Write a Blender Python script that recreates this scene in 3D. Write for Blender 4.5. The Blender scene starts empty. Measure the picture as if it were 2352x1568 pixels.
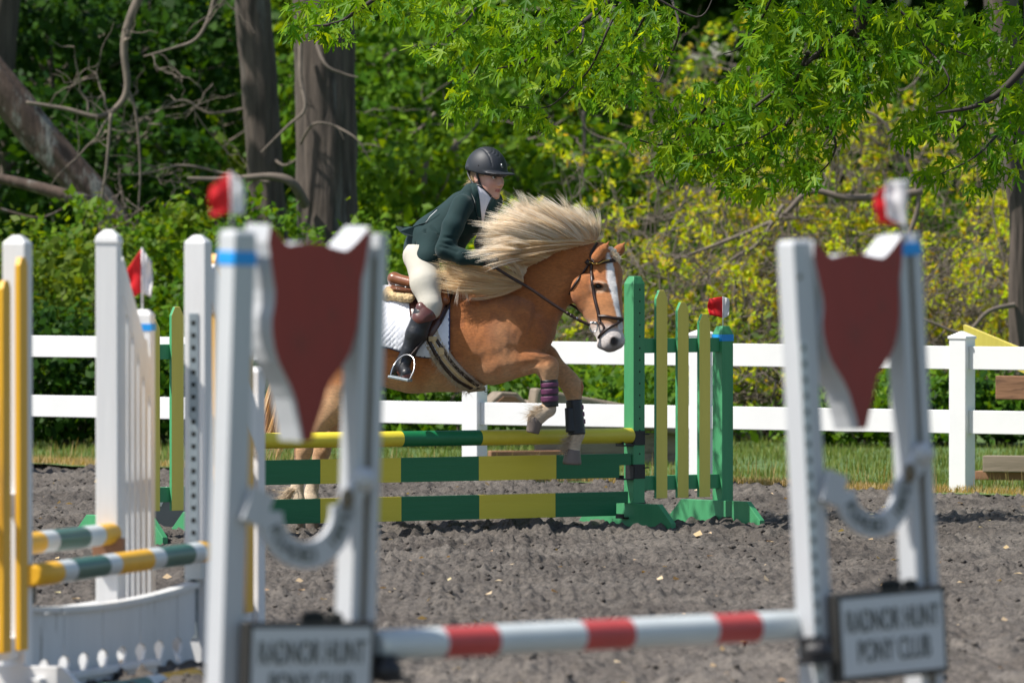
import bpy, math, random
import numpy as np
from mathutils import Vector, Matrix
rnd = random.Random(7); rng = np.random.default_rng(7)
S = bpy.context.scene; COL = S.collection
# ---------------------------------------------------------------- camera, world, sun, exposure
FPX, W2, H2, HZ, CH = 19600.0, 1176.0, 784.0, 442.0, 2.0     # 300 mm on 36 mm sensor, picture read at 2352 x 1568
TILT = math.atan((H2 - HZ) / FPX); CT, ST = math.cos(TILT), math.sin(TILT)
cam_d = bpy.data.cameras.new("Camera"); cam = bpy.data.objects.new("camera", cam_d); COL.objects.link(cam)
cam.location = (0, 0, CH); cam.rotation_euler = (math.pi/2 - TILT, 0, 0)
cam_d.lens = 300; cam_d.sensor_width = 36; cam_d.clip_start = 1; cam_d.clip_end = 2000
cam_d.dof.use_dof = True; cam_d.dof.focus_distance = 50.4; cam_d.dof.aperture_fstop = 5.2
S.camera = cam
SUN = Vector((-0.52, -0.15, 0.80)).normalized()
EL = math.asin(SUN.z); AZ = math.atan2(SUN.x, SUN.y)
wd = bpy.data.worlds.new("World"); S.world = wd; wd.use_nodes = True
wn = wd.node_tree.nodes; wl = wd.node_tree.links
sky = wn.new('ShaderNodeTexSky'); sky.sky_type = 'NISHITA'; sky.sun_disc = False
sky.sun_elevation = EL; sky.sun_rotation = AZ; sky.air_density = 1.0; sky.dust_density = 1.2; sky.ozone_density = 1.0
wl.new(sky.outputs[0], wn['Background'].inputs[0]); wn['Background'].inputs[1].default_value = 0.105
sd = bpy.data.lights.new("Sun", 'SUN'); sd.energy = 5.0; sd.angle = math.radians(0.5); sd.color = (1.0, 0.955, 0.88)
so = bpy.data.objects.new("sun", sd); COL.objects.link(so); so.rotation_euler = SUN.to_track_quat('Z', 'Y').to_euler()
S.view_settings.view_transform = 'Standard'; S.view_settings.look = 'None'
S.view_settings.exposure = 0.42; S.view_settings.gamma = 1
S.render.engine = 'CYCLES'

# ---------------------------------------------------------------- helpers
def P(px, py, D):
    u = (px - W2)/FPX; v = (H2 - py)/FPX
    d = (u, CT + v*ST, -ST + v*CT); k = D/d[1]
    return Vector((d[0]*k, D, CH + d[2]*k))
def G(py): return 2*FPX/(py - HZ)          # depth of the ground at a picture row
def tag(o, label=None, cat=None, group=None, kind=None):
    for k, v in (('label', label), ('category', cat), ('group', group), ('kind', kind)):
        if v: o[k] = v
    return o
def empty(name, loc, rz=0, label=None, cat=None, group=None, mat=None):
    o = bpy.data.objects.new(name, None); COL.objects.link(o); o.empty_display_size = 0.1
    o.location = loc; o.rotation_euler = (0, 0, rz)
    if mat is not None: o.matrix_basis = mat
    return tag(o, label, cat, group)
def rootM(o):
    while o.parent: o = o.parent
    return o.matrix_basis
def np_obj(name, V, F, mat=None, parent=None, smooth=False, world=False, bevel=0, cols=None):
    V = np.asarray(V, dtype=np.float64).reshape(-1, 3)
    if parent is not None and world:
        Mi = np.array(rootM(parent).inverted()); V = V @ Mi[:3, :3].T + Mi[:3, 3]
    me = bpy.data.meshes.new(name)
    if isinstance(F, np.ndarray):
        n, k = F.shape
        me.vertices.add(len(V)); me.vertices.foreach_set('co', V.astype(np.float32).ravel())
        me.loops.add(n*k); me.loops.foreach_set('vertex_index', F.astype(np.int32).ravel())
        me.polygons.add(n); me.polygons.foreach_set('loop_start', np.arange(0, n*k, k, dtype=np.int32))
        me.polygons.foreach_set('loop_total', np.full(n, k, dtype=np.int32)); me.update(calc_edges=True)
    else:
        me.from_pydata(V.tolist(), [], F); me.update()
    if smooth: me.polygons.foreach_set('use_smooth', np.ones(len(me.polygons), dtype=bool))
    if cols is not None:
        a = me.color_attributes.new('Col', 'FLOAT_COLOR', 'POINT')
        c = np.ones((len(V), 4), dtype=np.float32); c[:, :3] = cols; a.data.foreach_set('color', c.ravel())
    if mat:
        for m in (mat if isinstance(mat, (list, tuple)) else [mat]): me.materials.append(m)
    o = bpy.data.objects.new(name, me); COL.objects.link(o)
    if parent is not None: o.parent = parent
    if bevel:
        b = o.modifiers.new('Bevel', 'BEVEL'); b.width = bevel; b.segments = 2; b.limit_method = 'ANGLE'
    return o
class MB:
    def __init__(s): s.v = []; s.f = []
    def add(s, V, F):
        n = len(s.v); s.v += [tuple(p) for p in V]; s.f += [tuple(i+n for i in f) for f in F]; return s
    def box(s, c, d, rz=0, M=None):
        x, y, z = d[0]/2, d[1]/2, d[2]/2
        R = M if M is not None else Matrix.Rotation(rz, 3, 'Z')
        V = [R @ Vector((a, b, e)) + Vector(c) for e in (-z, z) for a, b in ((-x, -y), (x, -y), (x, y), (-x, y))]
        return s.add(V, [(3, 2, 1, 0), (4, 5, 6, 7), (0, 1, 5, 4), (1, 2, 6, 5), (2, 3, 7, 6), (3, 0, 4, 7)])
    def bar(s, a, b, w, t, up=Vector((0, 0, 1))):      # w across (up side), t thick
        a = Vector(a); b = Vector(b); d = (b-a); L = d.length; d.normalize()
        t_ = d.cross(up).normalized(); u = t_.cross(d)
        M = Matrix((d, t_, u)).transposed(); return s.box((a+b)/2, (L, t, w), M=M)
    def post(s, c, w, z0, z1, rz=0, cap=0.03, inset=.6):  # square post with pyramid/chamfered cap
        R = Matrix.Rotation(rz, 3, 'Z'); x = w/2; V = []
        for z, k in ((z0, 1), (z1-cap, 1), (z1, inset)):
            V += [R @ Vector((a*x*k, b*x*k, z)) + Vector((c[0], c[1], 0)) for a, b in ((-1, -1), (1, -1), (1, 1), (-1, 1))]
        F = [(3, 2, 1, 0), (8, 9, 10, 11)]
        for l in (0, 4): F += [(l+i, l+(i+1) % 4, l+4+(i+1) % 4, l+4+i) for i in range(4)]
        return s.add(V, F)
    def prism(s, pts, y0, y1):     # outline in local x,z ; extruded in y
        n = len(pts); V = [(x, y0, z) for x, z in pts] + [(x, y1, z) for x, z in pts]
        A = sum(pts[i][0]*pts[(i+1) % n][1] - pts[(i+1) % n][0]*pts[i][1] for i in range(n))
        f0 = tuple(range(n)); f1 = tuple(range(2*n-1, n-1, -1))
        sd_ = [(i, n+i, n+(i+1) % n, (i+1) % n) for i in range(n)]
        F = [f0, f1] + sd_ if A > 0 else [f0[::-1], f1[::-1]] + [q[::-1] for q in sd_]
        return s.add(V, F)
    def tube(s, pts, rad, n=8, cap=True):
        V, F = tube_np(pts, rad, n); s.add(V.tolist(), [tuple(q) for q in F.tolist()])
        if cap:
            m = len(s.v); L = len(pts)
            s.f.append(tuple(m-L*n+i for i in range(n))[::-1]); s.f.append(tuple(m-n+i for i in range(n)))
        return s
    def ball(s, c, r, n=12, m=8):
        c = Vector(c); r = r if hasattr(r, '__len__') else (r, r, r)
        V = [(c.x, c.y, c.z-r[2])]; F = []
        for j in range(1, m):
            t = math.pi*j/m - math.pi/2
            V += [(c.x+r[0]*math.cos(t)*math.cos(2*math.pi*i/n), c.y+r[1]*math.cos(t)*math.sin(2*math.pi*i/n), c.z+r[2]*math.sin(t)) for i in range(n)]
        V.append((c.x, c.y, c.z+r[2]))
        F += [(0, 1+(i+1) % n, 1+i) for i in range(n)]
        for j in range(m-2): F += [(1+j*n+i, 1+j*n+(i+1) % n, 1+(j+1)*n+(i+1) % n, 1+(j+1)*n+i) for i in range(n)]
        l = 1+(m-2)*n; F += [(l+i, l+(i+1) % n, len(V)-1) for i in range(n)]
        return s.add(V, F)
    def build(s, name, mat, parent=None, smooth=False, world=False, bevel=0):
        return np_obj(name, s.v, s.f, mat, parent, smooth, world, bevel)
def tube_np(pts, rad, n=8):
    pts = np.asarray([tuple(p) for p in pts], float); L = len(pts)
    rad = np.broadcast_to(np.asarray(rad, float), (L,))
    T = np.gradient(pts, axis=0); T /= np.linalg.norm(T, axis=1)[:, None]+1e-9
    up = np.array([0.3, 0.9, 0.1]) if abs(T[0][1]) < .9 else np.array([1., 0, 0])
    A = np.cross(T, up); A /= np.linalg.norm(A, axis=1)[:, None]+1e-9; B = np.cross(T, A)
    a = np.arange(n)*2*math.pi/n
    V = pts[:, None] + rad[:, None, None]*(np.cos(a)[None, :, None]*A[:, None] + np.sin(a)[None, :, None]*B[:, None])
    i = np.arange(L-1)[:, None]*n; j = np.arange(n)[None]; k = (j+1) % n
    F = np.stack([i+j, i+k, i+n+k, i+n+j], -1).reshape(-1, 4)
    return V.reshape(-1, 3), F
def strands(paths, widths, n=3):
    """paths: (m, L, 3); widths (m, L) -> many thin tubes in one mesh"""
    m, L, _ = paths.shape
    T = np.gradient(paths, axis=1); T /= np.linalg.norm(T, axis=2, keepdims=True)+1e-9
    up = rng.normal(size=(m, 1, 3)); A = np.cross(T, np.broadcast_to(up, T.shape)); A /= np.linalg.norm(A, axis=2, keepdims=True)+1e-9
    B = np.cross(T, A); a = np.arange(n)*2*math.pi/n
    V = paths[:, :, None] + widths[:, :, None, None]*(np.cos(a)[:, None]*A[:, :, None] + np.sin(a)[:, None]*B[:, :, None])
    V = V.reshape(-1, 3)
    o = (np.arange(m)*L*n)[:, None, None] + (np.arange(L-1)*n)[None, :, None]; j = np.arange(n); k = (j+1) % n
    F = np.stack([o+j, o+k, o+n+k, o+n+j], -1).reshape(-1, 4)
    return V, F
def ribbons(paths, widths, nrm, jit=.5):
    m, L, _ = paths.shape
    T = np.gradient(paths, axis=1); T /= np.linalg.norm(T, axis=2, keepdims=True)+1e-9
    Nn = np.array(nrm, float)+rng.normal(size=(m, 1, 3))*jit; B = np.cross(T, np.broadcast_to(Nn, T.shape)); B /= np.linalg.norm(B, axis=2, keepdims=True)+1e-9
    V = np.stack([paths-B*widths[..., None], paths+B*widths[..., None]], 2).reshape(-1, 3)
    o = (np.arange(m)*L*2)[:, None]+(np.arange(L-1)*2)[None]; F = np.stack([o, o+1, o+3, o+2], -1).reshape(-1, 4)
    return V, F
def bez(pts, L):
    pts = np.asarray([tuple(p) for p in pts], float); t = np.linspace(0, 1, L)[:, None]; n = len(pts)-1
    return sum(math.comb(n, i)*(1-t)**(n-i)*t**i*pts[i] for i in range(n+1))
def smooth_path(pts, k=6):
    pts = [Vector(p) for p in pts]; out = []
    for i in range(len(pts)-1):
        p0, p1, p2, p3 = pts[max(i-1, 0)], pts[i], pts[i+1], pts[min(i+2, len(pts)-1)]
        for j in range(k):
            t = j/k
            out.append(0.5*((2*p1)+(p2-p0)*t+(2*p0-5*p1+4*p2-p3)*t*t+(3*p1-p0-3*p2+p3)*t**3))
    return out+[pts[-1]]
def vnoise(x, y, seed=0):
    xi = np.floor(x).astype(np.int64); yi = np.floor(y).astype(np.int64); fx = x-xi; fy = y-yi
    fx = fx*fx*(3-2*fx); fy = fy*fy*(3-2*fy)
    def h(a, b):
        n = (a*374761393 + b*668265263 + seed*974711) & 0x7fffffff
        n = ((n ^ (n >> 13))*1274126177) & 0x7fffffff
        return (n & 0xffff)/65535.0
    return (h(xi, yi)*(1-fx)+h(xi+1, yi)*fx)*(1-fy)+(h(xi, yi+1)*(1-fx)+h(xi+1, yi+1)*fx)*fy

# ---------------------------------------------------------------- materials
def srgb(r, g, b): return tuple((c/255/12.92 if c/255 <= .04045 else ((c/255+.055)/1.055)**2.4) for c in (r, g, b))
def N(nt, t, **kw):
    n = nt.nodes.new(t)
    for k, v in kw.items():
        if hasattr(n, k): setattr(n, k, v)
        else: n.inputs[k.replace('_', ' ')].default_value = v
    return n
def ramp(nt, fac, stops):
    r = nt.nodes.new('ShaderNodeValToRGB'); e = r.color_ramp.elements
    while len(e) < len(stops): e.new(.5)
    for i, (p, c) in enumerate(stops): e[i].position = p; e[i].color = (*c, 1)
    nt.links.new(fac, r.inputs[0]); return r
def mat(name, col, rough=.6, var=.12, scale=8, bump=.15, bscale=60, stretch=(1, 1, 1), metal=0, dirt=None, dscale=5, dlo=.6, sheen=0, coat=0, attr=False, trans=0, spec=.5):
    m = bpy.data.materials.new(name); m.use_nodes = True; nt = m.node_tree; b = nt.nodes['Principled BSDF']
    tc = nt.nodes.new('ShaderNodeTexCoord'); mp = nt.nodes.new('ShaderNodeMapping'); mp.inputs['Scale'].default_value = stretch
    nt.links.new(tc.outputs['Object'], mp.inputs[0])
    nz = N(nt, 'ShaderNodeTexNoise', Scale=scale, Detail=6.0, Roughness=.6); nt.links.new(mp.outputs[0], nz.inputs[0])
    mx = nt.nodes.new('ShaderNodeMix'); mx.data_type = 'RGBA'; mx.blend_type = 'MULTIPLY'; mx.inputs[0].default_value = 1
    rp = ramp(nt, nz.outputs[0], [(.3, (1-var,)*3), (.7, (1+var,)*3)])
    if attr:
        at = nt.nodes.new('ShaderNodeVertexColor'); at.layer_name = 'Col'; nt.links.new(at.outputs[0], mx.inputs[6])
    else: mx.inputs[6].default_value = (*col, 1)
    nt.links.new(rp.outputs[0], mx.inputs[7]); out = mx.outputs[2]
    if dirt:
        n2 = N(nt, 'ShaderNodeTexNoise', Scale=dscale, Detail=8.0, Roughness=.7); nt.links.new(mp.outputs[0], n2.inputs[0])
        r2 = ramp(nt, n2.outputs[0], [(dlo-.04, (0, 0, 0)), (dlo+.06, (1, 1, 1))])
        m2 = nt.nodes.new('ShaderNodeMix'); m2.data_type = 'RGBA'; nt.links.new(r2.outputs[0], m2.inputs[0])
        nt.links.new(out, m2.inputs[6]); m2.inputs[7].default_value = (*dirt, 1); out = m2.outputs[2]
    nt.links.new(out, b.inputs['Base Color']); b.inputs['Roughness'].default_value = rough; b.inputs['Metallic'].default_value = metal
    b.inputs['Specular IOR Level'].default_value = spec
    if sheen: b.inputs['Sheen Weight'].default_value = sheen
    if coat: b.inputs['Coat Weight'].default_value = coat; b.inputs['Coat Roughness'].default_value = .2
    if bump:
        n3 = N(nt, 'ShaderNodeTexNoise', Scale=bscale, Detail=4.0); nt.links.new(mp.outputs[0], n3.inputs[0])
        bp = nt.nodes.new('ShaderNodeBump'); bp.inputs['Strength'].default_value = bump; bp.inputs['Distance'].default_value = .01
        nt.links.new(n3.outputs[0], bp.inputs['Height']); nt.links.new(bp.outputs[0], b.inputs['Normal'])
    if trans:
        tr = nt.nodes.new('ShaderNodeBsdfTranslucent'); ms = nt.nodes.new('ShaderNodeMixShader'); ms.inputs[0].default_value = trans
        nt.links.new(out, tr.inputs[0]); nt.links.new(b.outputs[0], ms.inputs[1]); nt.links.new(tr.outputs[0], ms.inputs[2])
        nt.links.new(ms.outputs[0], nt.nodes['Material Output'].inputs[0])
    return m
def leafmat(name, cols, trans=.4, rough=.5, spec=.22, tint=(1.9, 1.5, .4)):
    spec *= .6
    m = bpy.data.materials.new(name); m.use_nodes = True; nt = m.node_tree; b = nt.nodes['Principled BSDF']
    ge = nt.nodes.new('ShaderNodeNewGeometry')
    r = ramp(nt, ge.outputs['Random Per Island'], [(i/(len(cols)-1), c) for i, c in enumerate(cols)])
    nt.links.new(r.outputs[0], b.inputs['Base Color']); b.inputs['Roughness'].default_value = rough; b.inputs['Specular IOR Level'].default_value = spec
    tr = nt.nodes.new('ShaderNodeBsdfTranslucent'); hs = nt.nodes.new('ShaderNodeMix'); hs.data_type = 'RGBA'; hs.blend_type = 'MULTIPLY'; hs.inputs[0].default_value = 1
    nt.links.new(r.outputs[0], hs.inputs[6]); hs.inputs[7].default_value = (*tint, 1); nt.links.new(hs.outputs[2], tr.inputs[0])
    ms = nt.nodes.new('ShaderNodeMixShader'); ms.inputs[0].default_value = trans
    nt.links.new(b.outputs[0], ms.inputs[1]); nt.links.new(tr.outputs[0], ms.inputs[2]); nt.links.new(ms.outputs[0], nt.nodes['Material Output'].inputs[0])
    return m
M = {}
ST_ = (1, 1, .12)
M['vinyl'] = mat('vinyl_white', (.80, .80, .79), .45, .03, 3, .03, 40, dirt=(.62, .62, .6), dscale=7, dlo=.72)
M['post_white'] = mat('painted_white_wood', (.76, .75, .74), .55, .06, 5, .15, 30, (1, 1, .1), dirt=(.5, .44, .37), dscale=9, dlo=.70)
M['white_old'] = mat('old_white_paint', (.50, .51, .53), .6, .08, 4, .2, 40, (1, 1, .15), dirt=(.33, .30, .27), dscale=8, dlo=.67)
M['white_gate'] = mat('white_gate_paint', (.68, .68, .67), .6, .08, 4, .2, 40, (1, 1, .2), dirt=(.36, .35, .33), dscale=8, dlo=.63)
M['orange'] = mat('orange_yellow_paint', (.80, .42, .015), .5, .08, 5, .15, 40, (1, 1, .1), dirt=(.48, .25, .03), dscale=6, dlo=.64)
M['green'] = mat('green_paint', (.06, .30, .125), .5, .15, 6, .25, 45, (1, 1, .12), dirt=(.02, .11, .05), dscale=14, dlo=.68)
M['green_rail'] = mat('green_rail_paint', (.006, .16, .055), .45, .1, 4, .15, 50, (.1, 1, 1), dirt=(.01, .07, .03), dscale=20, dlo=.72)
M['yellow'] = mat('yellow_paint', (.80, .66, .12), .5, .08, 6, .2, 45, (1, 1, .12), dirt=(.40, .32, .08), dscale=16, dlo=.72)
M['yellow_rail'] = mat('yellow_rail_paint', (.74, .60, .045), .45, .08, 5, .15, 50, (.1, 1, 1), dirt=(.42, .33, .06), dscale=22, dlo=.73)
M['fox_red'] = mat('fox_brown_red_paint', (.26, .026, .020), .5, .16, 4, .2, 30, (1, 1, .3), dirt=(.16, .03, .022), dscale=5, dlo=.6)
M['red'] = mat('red_band_paint', (.50, .065, .06), .45, .1, 6, .1, 40)
M['polewhite'] = mat('white_pole_paint', (.58, .62, .62), .4, .05, 6, .08, 40, dirt=(.5, .5, .47), dscale=10, dlo=.7)
M['dkgreen_band'] = mat('dark_green_band', (.03, .115, .085), .4, .1, 6, .08, 40)
M['blue'] = mat('blue_tape', (.01, .30, .78), .45, .05, 6, 0)
M['black_iron'] = mat('black_cup', (.012, .012, .014), .45, .2, 10, .1)
M['galv'] = mat('galvanised_track', (.33, .38, .41), .45, .15, 20, .1, metal=.5)
M['steel'] = mat('bright_steel', (.55, .54, .53), .25, .03, 20, 0, metal=1)
M['hole'] = mat('dark_hole', (.012, .014, .012), .9, .1, 10, 0)
M['slot'] = mat('weathered_slot', (.16, .13, .09), .9, .2, 20, .2)
M['flag_red'] = mat('red_flag_cloth', (.75, .012, .02), .6, .08, 12, .2, 30, trans=.3)
M['flag_white'] = mat('white_flag_cloth', (.85, .83, .84), .6, .04, 12, .2, 30, trans=.3)
M['signwhite'] = mat('sign_face', (.56, .58, .59), .5, .04, 6, 0)
M['ink'] = mat('sign_ink', (.10, .11, .10), .7, .05, 10, 0)
M['signframe'] = mat('sign_frame', (.035, .033, .03), .5, .1, 10, 0)
M['wood'] = mat('weathered_timber', (.25, .20, .15), .85, .3, 5, .5, 30, (.15, 1, 1), dirt=(.10, .08, .06), dscale=6, dlo=.58)
M['woodbrown'] = mat('brown_timber', (.26, .13, .07), .8, .3, 6, .5, 30, (.15, 1, 1), dirt=(.10, .05, .03), dscale=8, dlo=.6)
M['greybox'] = mat('grey_painted_board', (.22, .23, .24), .6, .08, 4, .1, 40)
M['bark'] = mat('bark', (.074, .057, .046), .9, .6, 16, 1.0, 34, (1, 1, .10), dirt=(.16, .15, .135), dscale=5, dlo=.60)
M['bark_moss'] = mat('lichen_bark', (.075, .05, .038), .9, .5, 9, .9, 26, (1, 1, .3), dirt=(.20, .20, .18), dscale=5, dlo=.56)
M['twig'] = mat('grey_twig', (.15, .12, .095), .85, .3, 6, 0)
M['twig_dark'] = mat('dark_twig', (.03, .022, .018), .8, .3, 6, 0)
L_ = {
 'bright': leafmat('leaf_bright', [(.040, .110, .005), (.08, .175, .006), (.15, .26, .008), (.055, .13, .006)], tint=(2.3, 1.7, .3)),
 'mid': leafmat('leaf_mid', [(.030, .095, .006), (.060, .150, .007), (.12, .23, .010), (.04, .115, .006)]),
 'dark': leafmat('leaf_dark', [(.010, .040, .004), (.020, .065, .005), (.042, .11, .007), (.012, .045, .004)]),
 'olive': leafmat('leaf_olive', [(.045, .09, .008), (.085, .15, .010), (.14, .20, .015), (.05, .09, .010)]),
 'bud': leafmat('leaf_bud', [(.46, .54, .012), (.36, .50, .010), (.56, .56, .015), (.45, .30, .06), (.28, .42, .010), (.50, .56, .012)], .4),
 'maple': leafmat('leaf_maple', [(.036, .120, .006), (.062, .170, .006), (.13, .27, .010), (.048, .140, .006), (.24, .38, .016), (.09, .21, .008)], .45, .42, tint=(3.0, 2.2, .3)),
 'grass': leafmat('grass_blade', [(.10, .17, .03), (.16, .22, .04), (.26, .28, .10), (.12, .19, .03)], .25),
 'dry': leafmat('dry_grass', [(.42, .30, .14), (.55, .40, .22), (.35, .25, .12), (.40, .36, .15)], .3),
}
# ---------------------------------------------------------------- ground
def ground_mats():
    m = bpy.data.materials.new('arena_sand'); m.use_nodes = True; nt = m.node_tree; b = nt.nodes['Principled BSDF']
    tc = nt.nodes.new('ShaderNodeTexCoord')
    n1 = N(nt, 'ShaderNodeTexNoise', Scale=.9, Detail=4.0); n2 = N(nt, 'ShaderNodeTexNoise', Scale=40.0, Detail=8.0, Roughness=.75)
    for n in (n1, n2): nt.links.new(tc.outputs['Object'], n.inputs[0])
    r1 = ramp(nt, n1.outputs[0], [(.35, (.090, .079, .070)), (.65, (.150, .134, .118))])
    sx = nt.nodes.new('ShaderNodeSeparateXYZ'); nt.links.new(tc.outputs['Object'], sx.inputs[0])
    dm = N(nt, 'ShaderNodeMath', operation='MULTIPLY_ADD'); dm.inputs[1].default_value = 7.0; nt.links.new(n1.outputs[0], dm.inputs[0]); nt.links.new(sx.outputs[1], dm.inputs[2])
    dry = ramp(nt, dm.outputs[0], [(0, (1, 1, 1)), (1, (1, 1, 1))]); mr = nt.nodes.new('ShaderNodeMapRange'); mr.inputs[1].default_value = 33; mr.inputs[2].default_value = 47; mr.inputs[3].default_value = 1.5; mr.inputs[4].default_value = 1.0; nt.links.new(dm.outputs[0], mr.inputs[0])  # sand colour scaled paler toward the near end, border broken by noise
    r2 = ramp(nt, n2.outputs[0], [(.34, (.32, .32, .33)), (.48, (.85, .85, .85)), (.66, (1.4, 1.36, 1.33))])
    mx = nt.nodes.new('ShaderNodeMix'); mx.data_type = 'RGBA'; mx.blend_type = 'MULTIPLY'; mx.inputs[0].default_value = 1
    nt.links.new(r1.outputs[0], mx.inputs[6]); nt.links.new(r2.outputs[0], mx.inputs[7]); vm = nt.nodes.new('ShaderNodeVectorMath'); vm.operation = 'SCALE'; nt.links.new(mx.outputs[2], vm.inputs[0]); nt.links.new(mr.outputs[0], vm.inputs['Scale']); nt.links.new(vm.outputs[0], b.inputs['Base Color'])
    b.inputs['Roughness'].default_value = .95; b.inputs['Specular IOR Level'].default_value = .2
    bp = nt.nodes.new('ShaderNodeBump'); bp.inputs['Strength'].default_value = .9; bp.inputs['Distance'].default_value = .03
    n3 = N(nt, 'ShaderNodeTexNoise', Scale=22.0, Detail=8.0, Roughness=.7); nt.links.new(tc.outputs['Object'], n3.inputs[0])
    nt.links.new(n3.outputs[0], bp.inputs['Height']); nt.links.new(bp.outputs[0], b.inputs['Normal'])
    g = mat('grass_ground', (.075, .13, .03), .95, .35, 3, .6, 20)
    return m, g
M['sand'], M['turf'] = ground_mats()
EDGE = [(-400, 1062), (80, 1072), (600, 1086), (1100, 1106), (1400, 1118), (1800, 1125), (2100, 1139), (2352, 1146), (2900, 1158)]
EX = [((p-W2)/FPX*G(y), G(y)) for p, y in EDGE]
def edgeD(X): return np.interp(X, [e[0] for e in EX], [e[1] for e in EX]) + .12*(vnoise(np.asarray(X)*3.1, np.asarray(X)*0+.5, 3)-.5)
def ground_h(x, y):
    z = .10*(vnoise(x*.5, y*.4, 1)-.5)*0.35
    z += .035*(vnoise(x*2.3, y*1.6, 2)-.5) + .03*(vnoise(x*6, y*4.5, 3)-.5)
    n = vnoise(x*14, y*11, 4); z += .10*np.maximum(n-.62, 0)
    n = vnoise(x*30, y*22, 5); z += .034*(n-.5)*(.3+vnoise(x*1.3, y*1.1, 8))
    z += .015*(vnoise(x*60, y*34, 6)-.5)*vnoise(x*2.1, y*1.4, 18)+.022*np.maximum(vnoise(x*34, y*24, 19)-.6, 0)*2
    ch = np.exp(-((y-50.0)/2.2)**2)*np.exp(-((x+.1)/2.6)**2); z += ch*.05*(vnoise(x*7, y*5, 14)-.5)+ch*.03*(vnoise(x*16, y*12, 15)-.5)
    z += .022*(vnoise(x*4.2+y*.5, y*1.1, 16)-.5)
    return z
nx, ny = 900, 1050
xs = np.linspace(-1, 1, nx); xs = np.sign(xs)*np.abs(xs)**1.5; ts = np.linspace(0, 1, ny)
Xg, Tg = np.meshgrid(xs*8.5, ts)
ED = edgeD(Xg[0]); Yg = 22 + Tg*(ED[None]-22)
Zg = ground_h(Xg, Yg)
V = np.stack([Xg, Yg, Zg], -1).reshape(-1, 3); i = np.arange(ny-1)[:, None]*nx + np.arange(nx-1)[None]
F = np.stack([i, i+1, i+nx+1, i+nx], -1).reshape(-1, 4)
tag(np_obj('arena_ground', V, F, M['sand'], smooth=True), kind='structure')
tag(MB().add([(-300, -200, -.06), (300, -200, -.06), (300, 900, -.06), (-300, 900, -.06)], [(0, 1, 2, 3)]).build('ground', M['turf']), kind='structure')
# verge and rising ground under the wood
xs = np.linspace(-20, 20, 220); ys = np.linspace(0, 1, 60)
Xv, Tv = np.meshgrid(xs, ys); E2 = edgeD(xs); Yv = E2[None]-.15 + Tv*(60) ; Zv = .012+.03*(vnoise(Xv*2, Yv*2, 9)-.3) + np.clip(Yv-75, 0, 99)*.02
V = np.stack([Xv, Yv, Zv], -1).reshape(-1, 3); i = np.arange(59)[:, None]*220+np.arange(219)[None]
tag(np_obj('grass_verge', V, np.stack([i, i+1, i+221, i+220], -1).reshape(-1, 4), M['turf'], smooth=True), kind='structure')
# grass blades
def blades(name, n, xr, dmin, dmax, h, w, m, lean=.35, pw=1.0):
    X = rng.uniform(*xr, n); D = edgeD(X) + dmin + (dmax-dmin)*rng.random(n)**pw
    keep = vnoise(X*1.7, D*1.7, 12) > rng.random(n)*.9-.15; X, D = X[keep], D[keep]; n = len(X)
    hh = h*(.4+.8*rng.random(n)); a = rng.random(n)*6.28; le = lean*hh*rng.random(n)
    b = np.stack([X, D, np.full(n, .01)], -1); t = b + np.stack([le*np.cos(a), le*np.sin(a), hh], -1)
    s = np.stack([np.cos(a+1.57), .5*np.sin(a+1.57), np.zeros(n)], -1)*w*(.6+.8*rng.random(n))[:, None]
    mid = b*.45+t*.55 - np.stack([le*.15*np.cos(a), le*.15*np.sin(a), -hh*.05], -1)
    V = np.stack([b-s, b+s, mid+s*.8, mid-s*.8, t], 1).reshape(-1, 3)
    k = np.arange(n)[:, None]*5
    F = np.concatenate([np.concatenate([k, k+1, k+2], 1), np.concatenate([k, k+2, k+3], 1), np.concatenate([k+3, k+2, k+4], 1)])
    return np_obj(name, V, F, m)
tag(blades('grass', 60000, (-5.5, 5.5), .1, 11, .065, .004, L_['grass']), 'green grass growing along the far side of the arena edge', 'grass', kind='stuff')
tag(blades('dry_grass', 26000, (-5.5, 5.5), -.05, .45, .065, .003, L_['dry'], .8), 'dry tan grass lining the edge of the dark arena', 'grass', kind='stuff')
tag(blades('seed_grass', 1500, (-5.5, 5.5), .05, 2.2, .16, .0025, L_['dry'], .3), 'tall thin seed heads standing above the verge grass', 'grass', kind='stuff')
# clods and chips
n = 15000; X = rng.uniform(-4.4, 4.4, n); D = 24+36*rng.random(n)**.8; ok = (D < edgeD(X)-.2) & (np.abs(X) < D*.066); X, D = X[ok], D[ok]; n = len(X)
r = .005+.018*rng.random(n)**3.5; base = np.array([[1, 0, 0], [0, 1, 0], [-1, 0, 0], [0, -1, 0], [0, 0, 1], [0, 0, -1]], float)
ft = np.array([[0, 1, 4], [1, 2, 4], [2, 3, 4], [3, 0, 4], [1, 0, 5], [2, 1, 5], [3, 2, 5], [0, 3, 5]])
cv = base[None]*r[:, None, None]*(.6+.8*rng.random((n, 6, 1))); cv[:, :, 2] *= .7
V = cv + np.stack([X, D, ground_h(X, D)+r*.25], -1)[:, None]
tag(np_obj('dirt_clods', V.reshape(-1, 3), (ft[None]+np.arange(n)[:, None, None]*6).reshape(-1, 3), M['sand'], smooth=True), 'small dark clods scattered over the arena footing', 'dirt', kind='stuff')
M['chip'] = leafmat('chip', [(.5, .36, .22), (.62, .50, .33), (.45, .28, .15), (.58, .52, .28)], .1)
n = 900; X = rng.uniform(-4.5, 4.5, n); D = 24+36*rng.random(n); ok = (np.abs(X) < D*.066) & (D < edgeD(X)-.3); X, D = X[ok], D[ok]; n = len(X)
r = .010+.013*rng.random(n)**2; a = rng.random(n)*6.28; q = np.array([[1.5, 0, 0], [0.3, .8, .3], [-1.4, 0, .1], [-.1, -.8, .3]])
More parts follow.
